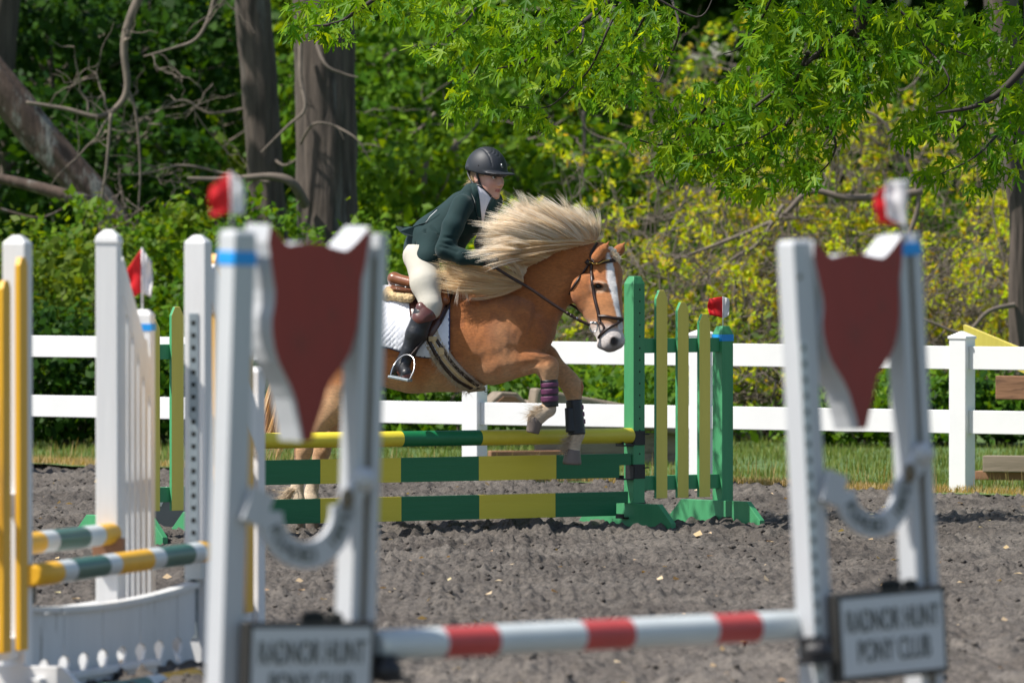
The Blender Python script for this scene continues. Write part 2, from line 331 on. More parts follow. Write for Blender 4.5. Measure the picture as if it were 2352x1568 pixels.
ca, sa = np.cos(a), np.sin(a); V = q[None]*r[:, None, None]; V = np.stack([V[:, :, 0]*ca[:, None]-V[:, :, 1]*sa[:, None], V[:, :, 0]*sa[:, None]+V[:, :, 1]*ca[:, None], V[:, :, 2]+V[:, :, 1]*.6*rng.normal(size=(n, 1))], -1)
V += np.stack([X, D, ground_h(X, D)+.012], -1)[:, None]
tag(np_obj('fallen_leaf_chips', V.reshape(-1, 3), np.arange(n*4).reshape(-1, 4), M['chip']), 'pale dry leaf chips strewn over the dark arena footing', 'leaf litter', kind='stuff')
# ---------------------------------------------------------------- white rail fence
fpx = [2860, 2210, 1612, 1090, 545, -20, -500]
def fenceXY(px):
    # line D = 56.3 + .669*(2.97 - X), px = W2 + FPX*X/D
    k = (px-W2)/FPX; D = (56.3+.669*2.97)/(1+.669*k); return k*D, D
fang = math.atan2(-.669, 1.0)                # running right it comes nearer
fx0, fy0 = fenceXY(2210); fence = empty('rail_fence', (fx0, fy0, 0), fang, 'white two rail vinyl fence running behind the arena', 'fence')
cf, sf = math.cos(fang), math.sin(fang)
fl = []
for px in fpx:
    x, y = fenceXY(px); l = (x-fx0)*cf+(y-fy0)*sf; fl.append(l)
    m = MB().post((l, 0), .127, -.05, 1.035, 0, cap=.0, inset=1)
    p_ = m.build('post', M['vinyl'], fence, bevel=.004)
    MB().post((l, 0), .140, 1.035, 1.085, 0, cap=.034, inset=.12).build('cap', M['vinyl'], p_, bevel=.002)
for a, b in zip(fl[:-1], fl[1:]):
    for z0, z1 in ((.834, .986), (.411, .564)):
        MB().box(((a+b)/2, -.0, (z0+z1)/2), (abs(a-b)-.125, .042, z1-z0)).build('rail', M['vinyl'], fence, bevel=.004)

# ---------------------------------------------------------------- helpers for jumps
def mtx(loc, rz, lean=0):
    return Matrix.Translation(loc) @ Matrix.Rotation(lean, 4, 'Y') @ Matrix.Rotation(rz, 4, 'Z')
def banded_pole(name, A, B, r, segs, label, cat, group=None, capr=True):
    """A,B world ends; segs: [(t0,t1,material)]"""
    A = Vector(A); B = Vector(B); d = B-A
    root = empty(name, A, 0, label, cat, group)
    mats = []; V = []; F = []; mi = []
    n = 20; rings = []
    ts = [0, .004]+[s[1] for s in segs[:-1]]+[.996, 1]; rs = [.75*r, r]+[r]*(len(segs)-1)+[r, .75*r]
    pts = []
    for t in ts: pts.append(d*t)
    Vt, Ft = tube_np([p for p in pts], rs, n)
    Vl = Vt.tolist(); Fl = [tuple(q) for q in Ft.tolist()]
    L = len(pts); idx = []
    for k in range(L-1):
        t = (ts[k]+ts[k+1])/2; sidx = next(i for i, s in enumerate(segs) if s[0] <= t <= s[1]); idx += [sidx]*n
    Fl.append(tuple(range(n))[::-1]); idx.append(0); Fl.append(tuple((L-1)*n+i for i in range(n))); idx.append(len(segs)-1)
    ml = []; mm = []
    for s in segs:
        if s[2] not in ml: ml.append(s[2])
    o = np_obj('pole_body', Vl, Fl, [M[k] for k in ml], root, smooth=True)
    for p, s in zip(o.data.polygons, idx):
        p.material_index = ml.index(segs[s][2])
        if len(p.vertices) > 4: p.use_smooth = False
    return root
def flag(base, label, s=1.0, flip=1, tilt=0, rw=1.0, ww=.45, seed=0, droop=.0, wy=.008):
    root = empty('flag', base, 0, label, 'flag', 'red and white marker flags on the jump uprights')
    MB().tube([(0, 0, -.04), (0, 0, .14*s), (tilt*.04, 0, .27*s)], .0045*s, 8).build('staff', M['flag_white'], root, smooth=True)
    def cloth(name, w, h, x0, sgn, m, yy):
        nu, nv = 14, 14; V = []
        for a in range(nu):
            u = a/(nu-1)
            for b in range(nv):
                v = b/(nv-1)
                hh = h*(1-.25*u)
                x = sgn*w*u*(1-.25*abs(v-.45)); z = .27*s - hh*v - droop*u*w - .02*s*u
                y = yy+.022*s*math.sin(u*6+v*3+seed)*u + .012*s*math.sin(v*9+seed*2)*u
                V.append((x0+x+tilt*.03*(1-v), y, z))
        F = [(a*nv+b, (a+1)*nv+b, (a+1)*nv+b+1, a*nv+b+1) for a in range(nu-1) for b in range(nv-1)]
        o = np_obj(name, V, F, m, root, smooth=True); md = o.modifiers.new('Solidify', 'SOLIDIFY'); md.thickness = .002
        return o
    cloth('red_cloth', .12*s*rw, .19*s, 0, -1*flip, M['flag_red'], 0)
    cloth('white_cloth', .12*s*ww, .20*s, 0, 1*flip, M['flag_white'], wy)
    return root
def foot(mb, c, L, h, t, rz, ch=.09):
    """trapezoid foot block centred on c, long axis at angle rz"""
    R = Matrix.Rotation(rz, 3, 'Z'); pts = [(-L/2, -.03), (L/2, -.03), (L/2, .045), (L/2-ch, h), (-L/2+ch, h), (-L/2, .045)]
    m = MB().prism(pts, -t/2, t/2); V = [R @ Vector(v) + Vector(c) for v in m.v]; mb.add(V, m.f)

# ---------------------------------------------------------------- green and yellow jump
TH = math.radians(40)
def green_standard(loc, sgn, label, short_cap=True):
    root = empty('jump_standard', None or loc, TH, label, 'jump standard', 'wooden wing standards of the jumps')
    w = .089; L = .705*sgn
    MB().post((0, 0), w, 0, 1.50, 0, cap=.045, inset=.62).build('tall_post', M['green'], root, bevel=.003)
    q = MB().post((L, 0), w, 0, 1.195, 0, cap=.045, inset=.62).build('short_post', M['green'], root, bevel=.003)
    MB().box((L, 0, 1.125), (w+.004, w+.004, .04)).build('blue_tape', M['blue'], q)
    for z in (1.083, .262):
        MB().box((L/2, .0, z), (abs(L)-w+.002, .036, .086)).build('cross_rail', M['green'], root, bevel=.002)
    for k, (f, top) in enumerate(((.26, 1.415), (.5, 1.342), (.745, 1.270))):
        x = L*(f+(.035 if sgn < 0 else 0)); b = .17
        pts = [(x-.044, b), (x+.044, b), (x+.044, top-.05), (x+.018, top), (x-.018, top), (x-.044, top-.05)]
        MB().prism(pts, -.0185-.022, -.0185).build('picket', [M['yellow'], M['green']], root, bevel=.002)
        o = root.children[-1] if root.children else None
        pk = COL.objects[-1]
        for p in pk.data.polygons:
            if abs(p.normal.x) > .7 or p.normal.y > .7: p.material_index = 1
    for x in (0, L):
        m = MB(); foot(m, (x-.064, -.01, -.008), .84, .155, .038, math.pi/2, .12); m.build('foot', M['green'], root, bevel=.003)
    # peg holes on the inner and front face
    hl = MB()
    for k in range(17):
        z = .30+k*.07
        hl.tube([(.004, -w/2-.0006, z), (.004, -w/2+.004, z)], .0058, 8)
    hl.build('peg_hole', M['hole'], root)
    tag(COL.objects[-1], kind='stuff')
    return root
DL, DR = 49.4, 51.0
GL = P(517, 442+2*FPX/DL, DL); GR = P(1457, 442+2*FPX/DR, DR); GL.z = GR.z = 0
gR = green_standard(GR, 1, 'green jump standard with three yellow pickets right of the horse')
gL = green_standard(GL, -1, 'green jump standard with yellow pickets behind the white posts, left of the horse')
def railD(px): # rail line depth
    a = (GR-GL); k = (px-W2)/FPX
    t = (k*GL.y-GL.x)/(a.x-k*a.y); return GL.y+t*a.y
RAILOFF = .062
def cups(root, zs):
    for z in zs:
        m = MB(); x = -.05 if root is gR else .05; sg = -1 if root is gR else 1
        m.box((x*0+sg*.0465, -.012, z), (.006, .075, .085)); m.box((0, -.0475, z), (.085, .006, .085))
        m.box((sg*.085, -.012, z-.045), (.085, .07, .008)); m.box((sg*.125, -.012, z-.035), (.008, .07, .028))
        m.tube([(.03, -.05, z+.022), (.065, -.062, z+.022)], .004, 8)
        m.build('jump_cup', M['black_iron'], root, bevel=.0015)
cups(gR, (.535, .335, .105)); cups(gL, (.55, .35, .12))
def rail_pt(px, py):
    D = railD(px)-.03; return P(px, py, D)
cuts = [535, 920, 1100, 1452]; A = rail_pt(535, 1013); B = rail_pt(1452, 1000)
def frac(px, A, B):
    k = (px-W2)/FPX; d = B-A; return (k*A.y-A.x)/(d.x-k*d.y)
fr = [frac(c, A, B) for c in cuts]
banded_pole('jump_pole', A, B, .046, [(0, fr[1], 'yellow_rail'), (fr[1], fr[2], 'green_rail'), (fr[2], 1, 'yellow_rail')], 'yellow round pole with a green middle band, under the leaping horse', 'jump pole')
def plank(tl, tr, h, cutpx, cols, label, notch):
    A = rail_pt(*tl); B = rail_pt(*tr); d = B-A; Lh = math.hypot(d.x, d.y); rz = math.atan2(d.y, d.x)
    root = empty('jump_plank', A, rz, label, 'jump plank', 'green and yellow planks of the jump')
    xs = [0]+[frac(c, A, B)*Lh for c in cutpx]+[Lh]; sl = d.z/Lh
    for i in range(len(cols)):
        x0, x1 = xs[i]+(0.0004 if i else 0), xs[i+1]
        if i == len(cols)-1: pts = [(x0, x0*sl-h), (x1-notch, x1*sl-h), (x1-notch, x1*sl-h*.48), (x1, x1*sl-h*.48), (x1, x1*sl), (x0, x0*sl)]
        elif i == 0: pts = [(notch, -h), (x1, x1*sl-h), (x1, x1*sl), (0, 0), (0, -h*.48), (notch, -h*.48)]
        else: pts = [(x0, x0*sl-h), (x1, x1*sl-h), (x1, x1*sl), (x0, x0*sl)]
        MB().prism(pts, -.013, .013).build('plank_band', M[cols[i]], root, bevel=.0015 if i in (0, len(cols)-1) else 0)
    return root
c5 = ['green_rail', 'yellow_rail', 'green_rail', 'yellow_rail', 'green_rail']
plank((537, 1058), (1447, 1041), .143, [733, 918, 1097, 1275], c5, 'green and yellow flat plank, the upper one of the two', .085)
plank((537, 1149), (1440, 1128), .143, [733, 919, 1098, 1273], c5, 'green and yellow flat plank, the lower one just above the footing', .085)
flag(GR+Matrix.Rotation(TH, 3, 'Z') @ Vector((.705, 0, 1.19)), 'red and white flag on the short green post right of the horse', .68, 1, 0, 1.15, .5, 1.2)
# grey box behind the left wing
gb = empty('grey_box', P(400, 442+2*FPX/50.2, 50.2), math.radians(20), 'plain grey panel standing low behind the left green standard', 'panel')
MB().box((0, 0, .13), (.30, .05, .26)).build('panel', M['greybox'], gb, bevel=.004)
MB().bar((-.10, -.032, .16), (-.05, -.032, .27), .018, .012).build('strap', M['vinyl'], gb)

# ---------------------------------------------------------------- white jump on the left
def white_standard(loc, rz, H, wing_sgn, Hs, L, npk, pkmat, label, proud, w=.094, diag=True, pz=None, track=False, has_short=True, pside=-1, cyl=False):
    root = empty('jump_standard', loc, rz, label, 'jump standard', 'wooden wing standards of the jumps')
    MB().post((0, 0), w, -.05, H, 0, cap=.03, inset=.35).build('tall_post', M['post_white'], root, bevel=.004)
    if cyl: MB().box((0, 0, H-.05), (w+.008, w+.008, .018)).build('cap_trim', M['post_white'], root, bevel=.003)
    Lx = L*wing_sgn
    if has_short:
        sp = MB().post((Lx, 0), w, -.05, Hs, 0, cap=.02, inset=.6).build('short_post', M['post_white'], root, bevel=.004)
    for z in ((H*.42), .2):
        MB().box((Lx/2, 0, z), (L-w, .035, .085)).build('cross_rail', M['post_white'], root, bevel=.002)
    if diag:
        MB().bar((wing_sgn*w/2, pside*.03, H-.17), (Lx-wing_sgn*.0, pside*.03, Hs-.33), .14, .028, up=Vector((0, 0, 1))).build('top_board', M['post_white'], root, bevel=.002)
    for k in range(npk):
        x = Lx*(k+1)/(npk+1); top = pz[k] if pz else H-.18-(H-Hs)*(k+1)/(npk+1)
        wd_ = .040 if not proud else .045; b = .2 if proud else .08
        pts = [(x-wd_, b), (x+wd_, b), (x+wd_, top-.03), (x+wd_*.5, top), (x-wd_*.5, top), (x-wd_, top-.03)]
        y0 = pside*.020; MB().prism(pts, min(y0, y0+pside*.022), max(y0, y0+pside*.022)).build('picket', M[pkmat], root, bevel=.002)
    for x in ([0, Lx] if has_short else [0]):
        m = MB(); foot(m, (x+wing_sgn*.065, 0, 0), .6, .13, .036, math.pi/2); m.build('foot', M['post_white'], root, bevel=.003)
    if track:
        tr = MB().box((-w/2-.003, .004, (H-.33+.12)/2), (.005, .040, H-.33-.12)).build('peg_track', M['galv'], root)
        h = MB(); z = H-.37
        while z > .2: h.box((-w/2-.0062, .004, z), (.002, .018, .018)); z -= .052
        h.build('track_hole', M['hole'], tr); tag(COL.objects[-1], kind='stuff')
    return root
TW = math.radians(74)
DWl, DWr = 33.8, 36.05
WL = Vector(((40-W2)/FPX*DWl, DWl, 0)); WR = Vector(((455-W2)/FPX*DWr, DWr, 0))
s1 = white_standard(WL, TW, 1.83, -1, 1.25, 1.0, 4, 'orange', 'white jump standard with orange pickets at the far left edge', True, diag=False, pz=[1.745, 1.655, 1.56, 1.47])
for o in [c for c in s1.children if c.name.startswith('picket')]: o.location.y = -.055
s2 = white_standard(WR, TW, 1.82, 1, 1.25, .74, 4, 'orange', 'white jump standard with grey metal peg track and orange pickets behind', True, pz=[1.74, 1.64, 1.54, 1.44], track=True)
W3 = Vector(((250-W2)/FPX*35.75, 35.75, 0))
s3 = white_standard(W3, math.radians(81), 1.845, 1, 1.50, .70, 5, 'post_white', 'tall white jump standard with white picket wing and a rusty pole cup', False, cyl=True)
Ws = Matrix.Rotation(math.radians(81), 3, 'Z') @ Vector((.70, 0, 1.50)) + W3
spt = next(c for c in s3.children if c.name.startswith('short_post'))
MB().box((.70, 0, 1.425), (.099, .099, .03)).build('blue_tape', M['blue'], spt)
MB().box((.035, -.0, .50), (.06, .13, .11)).build('pole_cup', M['woodbrown'], s3, bevel=.003)
COL.objects[-1].location = (-.085, -.01, 0)
flag(Ws, 'red and white flag on the short white post at left', .98, 1, 0, .62, .38, 2.0, droop=1.0)
def pb(px, py, D): return P(px, py, D)
r_ = .045
A = P(72, 1321, 33.75-.0); B = P(474, 1266, 35.86)
A.x += .0; A = A+Vector((.0, -.0, 0))
c = [frac(k, A, B) for k in (127, 157, 232, 259, 334, 361, 428, 453)]
sg = []; cols = ['orange', 'polewhite', 'dkgreen_band', 'polewhite', 'orange', 'polewhite', 'dkgreen_band', 'polewhite', 'orange']
e = [0]+c+[1]
for i_, k in enumerate(cols): sg.append((e[i_], e[i_+1], k))
banded_pole('jump_pole', A, B, r_, sg, 'orange, white and dark green pole, the complete one in front of the curved panel', 'jump pole')
B2 = P(258, 1225, 35.72); dirn = (B-A); dirn.z = 0; dirn.normalize(); A2 = B2-dirn*2.5; A2.z = B2.z
def fr2(px): return frac(px, A2, B2)
e = [0, .1, .19, .33, .42, .60] ; c2 = [fr2(k) for k in (87, 116, 187, 222)]
sg = [(0, .2, 'dkgreen_band'), (.2, .30, 'polewhite'), (.30, c2[0], 'orange'), (c2[0], c2[1], 'polewhite'), (c2[1], c2[2], 'dkgreen_band'), (c2[2], c2[3], 'polewhite'), (c2[3], 1, 'orange')]
banded_pole('jump_pole', A2, B2, r_, sg, 'orange tipped striped pole resting in the rusty cup of the tall white standard', 'jump pole')
# low pole at the bottom edge
A3 = P(90, 1640, 33.0); B3 = P(447, 1556, 35.0); A3.z = max(A3.z, .0); B3.z = A3.z
B3 = P(447, 1558, 34.9); A3 = B3-dirn*2.4
c3 = [frac(k, A3, B3) for k in (330, 365)]
banded_pole('jump_pole', A3, B3, r_, [(0, .3, 'orange'), (.3, .4, 'polewhite'), (.4, c3[0], 'dkgreen_band'), (c3[0], c3[1], 'polewhite'), (c3[1], 1, 'orange')], 'striped pole lying lowest, cut by the bottom edge of the photo', 'jump pole')
# cups of the near pole
MB().box((.07, -.01, .405), (.05, .07, .07)).build('pole_cup', M['black_iron'], s1, bevel=.003)
MB().box((-.08, -.01, .405), (.05, .07, .07)).build('pole_cup', M['polewhite'], s2, bevel=.003)
# curved white gate panel with tear-drop gaps
def gate(A, B, ztop, zbot, nb, label, sag=.035, thick=.016, holes=True, mt='white_gate', group=None):
    A = Vector(A); B = Vector(B); d = B-A; L = math.hypot(d.x, d.y); rz = math.atan2(d.y, d.x)
    root = empty('gate_panel', (A.x, A.y, 0), rz, label, 'jump panel', group)
    MB().add(*(lambda V, F: (V, F))(*gate_cap(L, ztop, sag, .055))).build('cap_board', M[mt], root, bevel=.003)
    for k in range(nb):
        x0 = L*k/nb+.001; x1 = L*(k+1)/nb-.001; zt = ztop-sag*(2*((x0+x1)/2)/L-1)**2*-1 - sag
        zh = .105; g = .068
        if holes:
            prof = [(x0, zbot), (x1, zbot), (x1, zh-.075), (x1-g, zh-.0), (x1-g*.85, zh+.02), (x1-.001, zh+.035), (x1-.003, zh+.05), (x1, zh+.085), (x1, zt), (x0, zt), (x0, zh+.085), (x0+.003, zh+.05), (x0+.001, zh+.035), (x0+g*.85, zh+.02), (x0+g, zh-.0), (x0, zh-.075)]
        else: prof = [(x0, zbot), (x1, zbot), (x1, zt), (x0, zt)]
        MB().prism(prof, -thick/2+.002*((k % 2)), thick/2-.003).build('board', M[mt], root, bevel=.001)
    return root
def gate_cap(L, zt, sag, w):
    n = 16; V = []; 
    for i in range(n+1):
        x = L*i/n; z = zt+sag*((2*x/L-1)**2)-sag
        V += [(x, -w/2, z), (x, w/2, z), (x, w/2, z+.025), (x, -w/2, z+.025)]
    F = [(0, 1, 2, 3), (4*n+3, 4*n+2, 4*n+1, 4*n)]
    for i in range(n):
        for j in range(4): F.append((4*i+j, 4*i+4+j, 4*i+4+(j+1) % 4, 4*i+(j+1) % 4))
    return V, [f[::-1] for f in F]
PA = WL + dirn*.06; PB = WR - dirn*.06
gate(PA, PB, .335, .0, 9, 'weathered white gate panel with tear drop gaps beneath the striped pole')
sb = empty('sun_catch_board', (PA.x, PA.y, .0), math.atan2(dirn.y, dirn.x), 'white board added behind the gate, tilted to catch sun through the tear drop gaps', 'board')
MB().box((1.1, .32, .13), (2.6, .42, .03), M=Matrix.Rotation(math.radians(38), 3, 'X')).build('board', M['vinyl'], sb, bevel=.003)  # added board, tilted into the sun so the gate gaps show bright
for x in (.1, 1.8): MB().box((x, .36, .05), (.06, .2, .10)).build('leg', M['vinyl'], sb)
lo = PA+dirn*.02+Vector((.05, -.25, 0))
gate(lo, lo+dirn*1.5, .06, -.03, 1, 'low white board with a curved top on the ground at bottom left', sag=.0, holes=False)

# ---------------------------------------------------------------- fox mask standards and the red and white pole
def text_mesh(s, size, m, parent, loc, rz=0, rot=None, name='lettering', bold=.004):
    cu = bpy.data.curves.new('txt', 'FONT'); cu.body = s; cu.size = size; cu.align_x = 'CENTER'; cu.align_y = 'CENTER'; cu.extrude = .0015; cu.offset = bold*size
    t = bpy.data.objects.new('txt', cu); COL.objects.link(t); dg = bpy.context.evaluated_depsgraph_get()
    me = bpy.data.meshes.new_from_object(t.evaluated_get(dg)); bpy.data.objects.remove(t)
    me.materials.clear(); me.materials.append(m)
    o = bpy.data.objects.new(name, me); COL.objects.link(o); o.parent = parent
    o.matrix_basis = Matrix.Translation(loc) @ (rot if rot is not None else Matrix.Rotation(math.pi/2, 4, 'X'))
    return o
FOXPX = [(619.7, 519), (630, 530), (641, 543), (652, 557), (664, 566), (684, 561), (704, 559), (741, 562), (760, 568), (778, 573), (792, 575), (805, 564), (817, 551), (830, 535), (843, 519), (845, 526), (842, 560), (838, 600), (829, 645), (828, 690), (826, 725), (821, 760), (809, 807), (797, 830), (783, 850), (768, 872), (758, 895), (751, 930), (737, 975), (728, 1012), (708, 1014), (702, 980), (688, 918), (675, 885), (662, 860), (648, 833), (638, 802), (631, 765), (630, 735), (635, 700), (635, 670), (628, 630), (622, 595), (616, 560)]
def fox_standard(loc, lean, H, a, label, sc, mtop, signw, signz, signx, track_on, arc_z, flagpost, mx):
    TF = math.radians(39)
    root = empty('jump_standard', (0, 0, 0), 0, label, 'jump standard', 'wooden wing standards of the jumps', mtx(loc, TF, lean))
    w = .080
    for sgn in (-1, 1):
        x = sgn*a
        if sgn*-1 == 1:   # left post solid
            po = MB().post((x, 0), w, -.05, H, 0, cap=.012, inset=.8).build('upright', M['white_old'], root, bevel=.004)
        else:
            m = MB(); m.box((x-.03, 0, H/2), (.034, w, H)); m.box((x+.03, 0, H/2), (.034, w, H)); po = m.build('upright', M['white_old'], root, bevel=.003)
            MB().box((x, 0, H/2-.03), (.024, w*.7, H-.08)).build('spacer', M['slot'], po)
    # solid mask: brown front plate on a white core
    kx = (1.0 if a > .23 else 1.06)/(775*math.cos(TF)); pts = [((px-731)*kx*sc+mx, mtop-(py-519)/775*sc) for px, py in FOXPX]
    th = .105
    mk = MB().prism(pts, -w/2-.012, -w/2-.002+th).build('fox_mask', [M['fox_red'], M['white_old']], root)
    for p in mk.data.polygons:
        if p.normal.y > -.9: p.material_index = 1
    # crosspiece and curved plate (hunting horn shape)
    n = 26; R1, R0 = (.165, .088) if a > .23 else (.148, .078); V = []; cx, cz = .0, arc_z
    prof = []
    for i in range(n+1):
        t = math.radians(178 + (372-178)*i/n); prof.append((cx+R1*math.cos(t)*1.06, cz+R1*math.sin(t)))
    for i in range(n+1):
        t = math.radians(372 - (372-178)*i/n); prof.append((cx+R0*math.cos(t)*1.06, cz+R0*math.sin(t)))
    pl = MB().prism(prof, -w/2-.028, -w/2-.006).build('curved_plate', M['white_old'], root, bevel=.002)
    m = MB(); m.bar((R1-.03, -w/2-.017, arc_z-.01), (.21, -w/2-.017, arc_z+.10), .055, .022); m.ball((.205, -w/2-.03, arc_z+.10), .035, 12, 8); m.tube([(.205, -w/2-.035, arc_z+.10), (.205, -w/2-.07, arc_z+.10)], .013, 10)
    m.build('bracket', M['white_old'], pl, smooth=False)
    MB().ball((.135, -w/2-.04, arc_z+.045), (.02, .02, .03), 12, 8).build('knob', M['slot'], pl, smooth=True)
    MB().bar((-R1+.02, -w/2-.017, arc_z), (-a+.02, -w/2-.017, arc_z+.03), .10, .020).build('bracket', M['white_old'], pl)
    word = 'FOUNDED  1883'; Rm = (R0+R1)/2
    for i, ch in enumerate(word):
        if ch == ' ': continue
        t = math.radians(202 + (352-202)*i/(len(word)-1))
        rot = Matrix.Rotation(math.pi/2, 4, 'X') @ Matrix.Rotation(t+math.pi/2, 4, 'Z')
        text_mesh(ch, .054, M['ink'], pl, Vector((cx+Rm*1.06*math.cos(t), -w/2-.030, cz+Rm*math.sin(t))), rot=rot)
    # club sign
    sw, sh = signw, .275; z0 = signz; yb = -w/2-.03
    sg = MB().box((signx, yb, z0), (sw, .040, sh)).build('sign', M['signframe'], root, bevel=.002)
    MB().box((signx, yb-.0205, z0), (sw-.035, .006, sh-.035)).build('sign_face', M['signwhite'], sg)
    for s, z in (('RADNOR HUNT', z0+.045), ('PONY CLUB', z0-.05)):
        t = text_mesh(s, .098, M['ink'], sg, Vector((signx, yb-.0255, z)))
        t.scale.x = (sw*.84 if s[0] == 'R' else sw*.66)/max(t.dimensions.x, .1)/1.0 if t.dimensions.x > 0 else 1
    # dirt / leaf on sign top, sheet frame below
    MB().ball((signx+.02, yb, z0+sh/2+.012), (.05, .018, .022), 12, 8).ball((signx+.10, yb, z0+sh/2+.01), (.03, .018, .018), 10, 6).build('dirt_lump', M['hole'], sg, smooth=True)
    MB().box((0, 0, .18), (2*a-w, .035, .1)).build('cross_rail', M['white_old'], root, bevel=.003)
    for x in (-a, a):
        m = MB(); foot(m, (x, -.0, 0), .7, .13, w*1.3, math.pi/2); m.build('foot', M['white_old'], root, bevel=.003)
    # track on the post facing the pole
    if track_on:
        sgn = -1; x = sgn*a; y = -w/2-.002
        tr = MB().box((x-.024, y, .84), (.034, .004, 1.42)).build('peg_track', M['polewhite'], root)
        h = MB(); z = 1.53
        while z > .3:
            h.box((x-.024, y-.0025, z), (.014, .002, .017)); z -= .0497
        h.build('track_hole', M['hole'], tr); tag(COL.objects[-1], kind='stuff')
        MB().tube([(x-.02, -w/2-.001, 1.75), (x-.02, -w/2+.003, 1.75)], .009, 10).build('bolt_hole', M['slot'], root)
    x = flagpost*a
    return root
FL = Vector(((650-W2)/FPX*25.2, 25.2, 0)); FR = Vector(((2020-W2)/FPX*26.6, 26.6, 0))
sL = fox_standard(FL, math.radians(1.8), 1.885, .242, 'near grey white jump standard with brown fox mask, left of the red and white pole', 1.0, 1.905, .475, .60, .010, False, 1.058, -1, .022)
sR = fox_standard(FR, math.radians(-3.0), 1.865, .222, 'near grey white jump standard with brown fox mask, right of the red and white pole', .93, 1.86, .455, .625, .02, True, 1.075, 1, -.005)
MB().box((-.242, 0, 1.802), (.086, .086, .042)).build('blue_tape', M['blue'], next(c for c in sL.children if c.name.startswith('upright')), bevel=.004)
MB().box((.222, 0, 1.815), (.094, .086, .04)).build('blue_tape', M['blue'], [c for c in sR.children if c.name.startswith('upright')][1], bevel=.004)
for st, x in ((sL, .242+.06), (sR, -.222-.06)):
    MB().box((x, -.06, .60), (.06, .07, .075)).box((x+(.02 if x > 0 else -.02), -.09, .565), (.10, .08, .016)).ball((x, -.08, .59), (.05, .05, .04), 12, 8).build('pole_cup', M['black_iron'], st, bevel=.004)
flag(P(532, 525, 25.15), 'blurred red and white flag on the near left fox mask standard', .62, 1, -.1, .9, .55, .5, droop=.5)
flag(P(2080, 560, 26.75), 'blurred red and white flag on the near right fox mask standard', .74, 1, .1, 1.15, -.78, 3.0, droop=.15, wy=-.03)
A = P(862, 1482, 25.35); B = P(1872, 1433, 26.55)
c = [frac(k, A, B) for k in (1010, 1130, 1328, 1440, 1632, 1732)]
e = [0]+c+[1]; banded_pole('jump_pole', A, B, .046, [(e[i], e[i+1], ['polewhite', 'red'][i % 2]) for i in range(7)], 'near white pole with three red bands between the fox mask standards', 'jump pole')

# ---------------------------------------------------------------- timber things beyond the fence
lg = empty('timber_jump', P(1160, 442+2*FPX/61.5, 61.5), math.radians(14), 'grey weathered timber box jump behind the fence, under the horse', 'timber jump')
def wpt(px, py, D): return P(px, py, D)
a0 = lg.location; 
o8 = [(.03+.15*math.cos(math.radians(a)), .44+.13*math.sin(math.radians(a))) for a in range(20, 380, 45)]
MB().prism(o8, .01, .30).build('log', M['wood'], lg, bevel=.01)
i8 = [(.03+(x-.03)*.74, .44+(z-.44)*.74) for x, z in o8]; MB().prism(i8, -.004, .012).build('log_end', M['woodbrown'], lg)
MB().prism([(.22+.10*math.cos(math.radians(a)), .40+.10*math.sin(math.radians(a))) for a in range(0, 360, 30)], .03, .4).build('log', M['wood'], lg, bevel=.01)
MB().prism([(-.11, -.02), (.46, -.02), (.46, .14), (-.11, .14)], -.02, .08).build('sill_timber', M['woodbrown'], lg, bevel=.006)
m = MB(); m.bar((.20, .02, .52), (1.75, .25, .24), .15, .14); m.build('top_log', M['wood'], lg, bevel=.02)
for z in (.36, .20, .05): MB().bar((.24, .06, z), (1.75, .30, z-.03), .15, .04).build('side_board', M['wood'], lg, bevel=.004)
wb = empty('wooden_obstacle', P(2420, 442+2*FPX/57.5, 57.5), math.radians(-18), 'brown timber post with a plank block and sill beyond the fence at far right', 'timber jump')
MB().box((-.21, 0, .685), (.36, .12, .16)).build('block', M['woodbrown'], wb, bevel=.006)
MB().box((.12, .1, .5), (.12, .12, 1.1)).build('post', M['woodbrown'], wb, bevel=.006)
MB().box((-.2, .0, .17), (.56, .12, .11)).build('sill_timber', M['wood'], wb, bevel=.006)
MB().box((-.15, .06, .09), (.80, .12, .06)).build('base_timber', M['woodbrown'], wb, bevel=.006)
yb = empty('yellow_board', P(2215, 900, 57.6), math.radians(-12), 'yellow painted board sloping down behind the white fence post', 'board')
yb.location.z = 0
m = MB(); p0 = P(2213, 745, 57.6)-yb.location; p1 = P(2420, 800+28, 57.6)-yb.location
Rb = Matrix.Rotation(math.radians(12), 3, 'Z'); p0 = Rb@p0; p1 = Rb@p1
m.prism([(p0.x, p0.z), (p0.x, p0.z-.14), (p0.x+.02, p0.z-.15), (p1.x, p1.z-.17), (p1.x, p1.z)], 0, .09).build('board', M['yellow'], yb, bevel=.003)
MB().box((p0.x+1.1, .14, .42), (.09, .09, .84)).build('prop_post', M['yellow'], yb, bevel=.003)
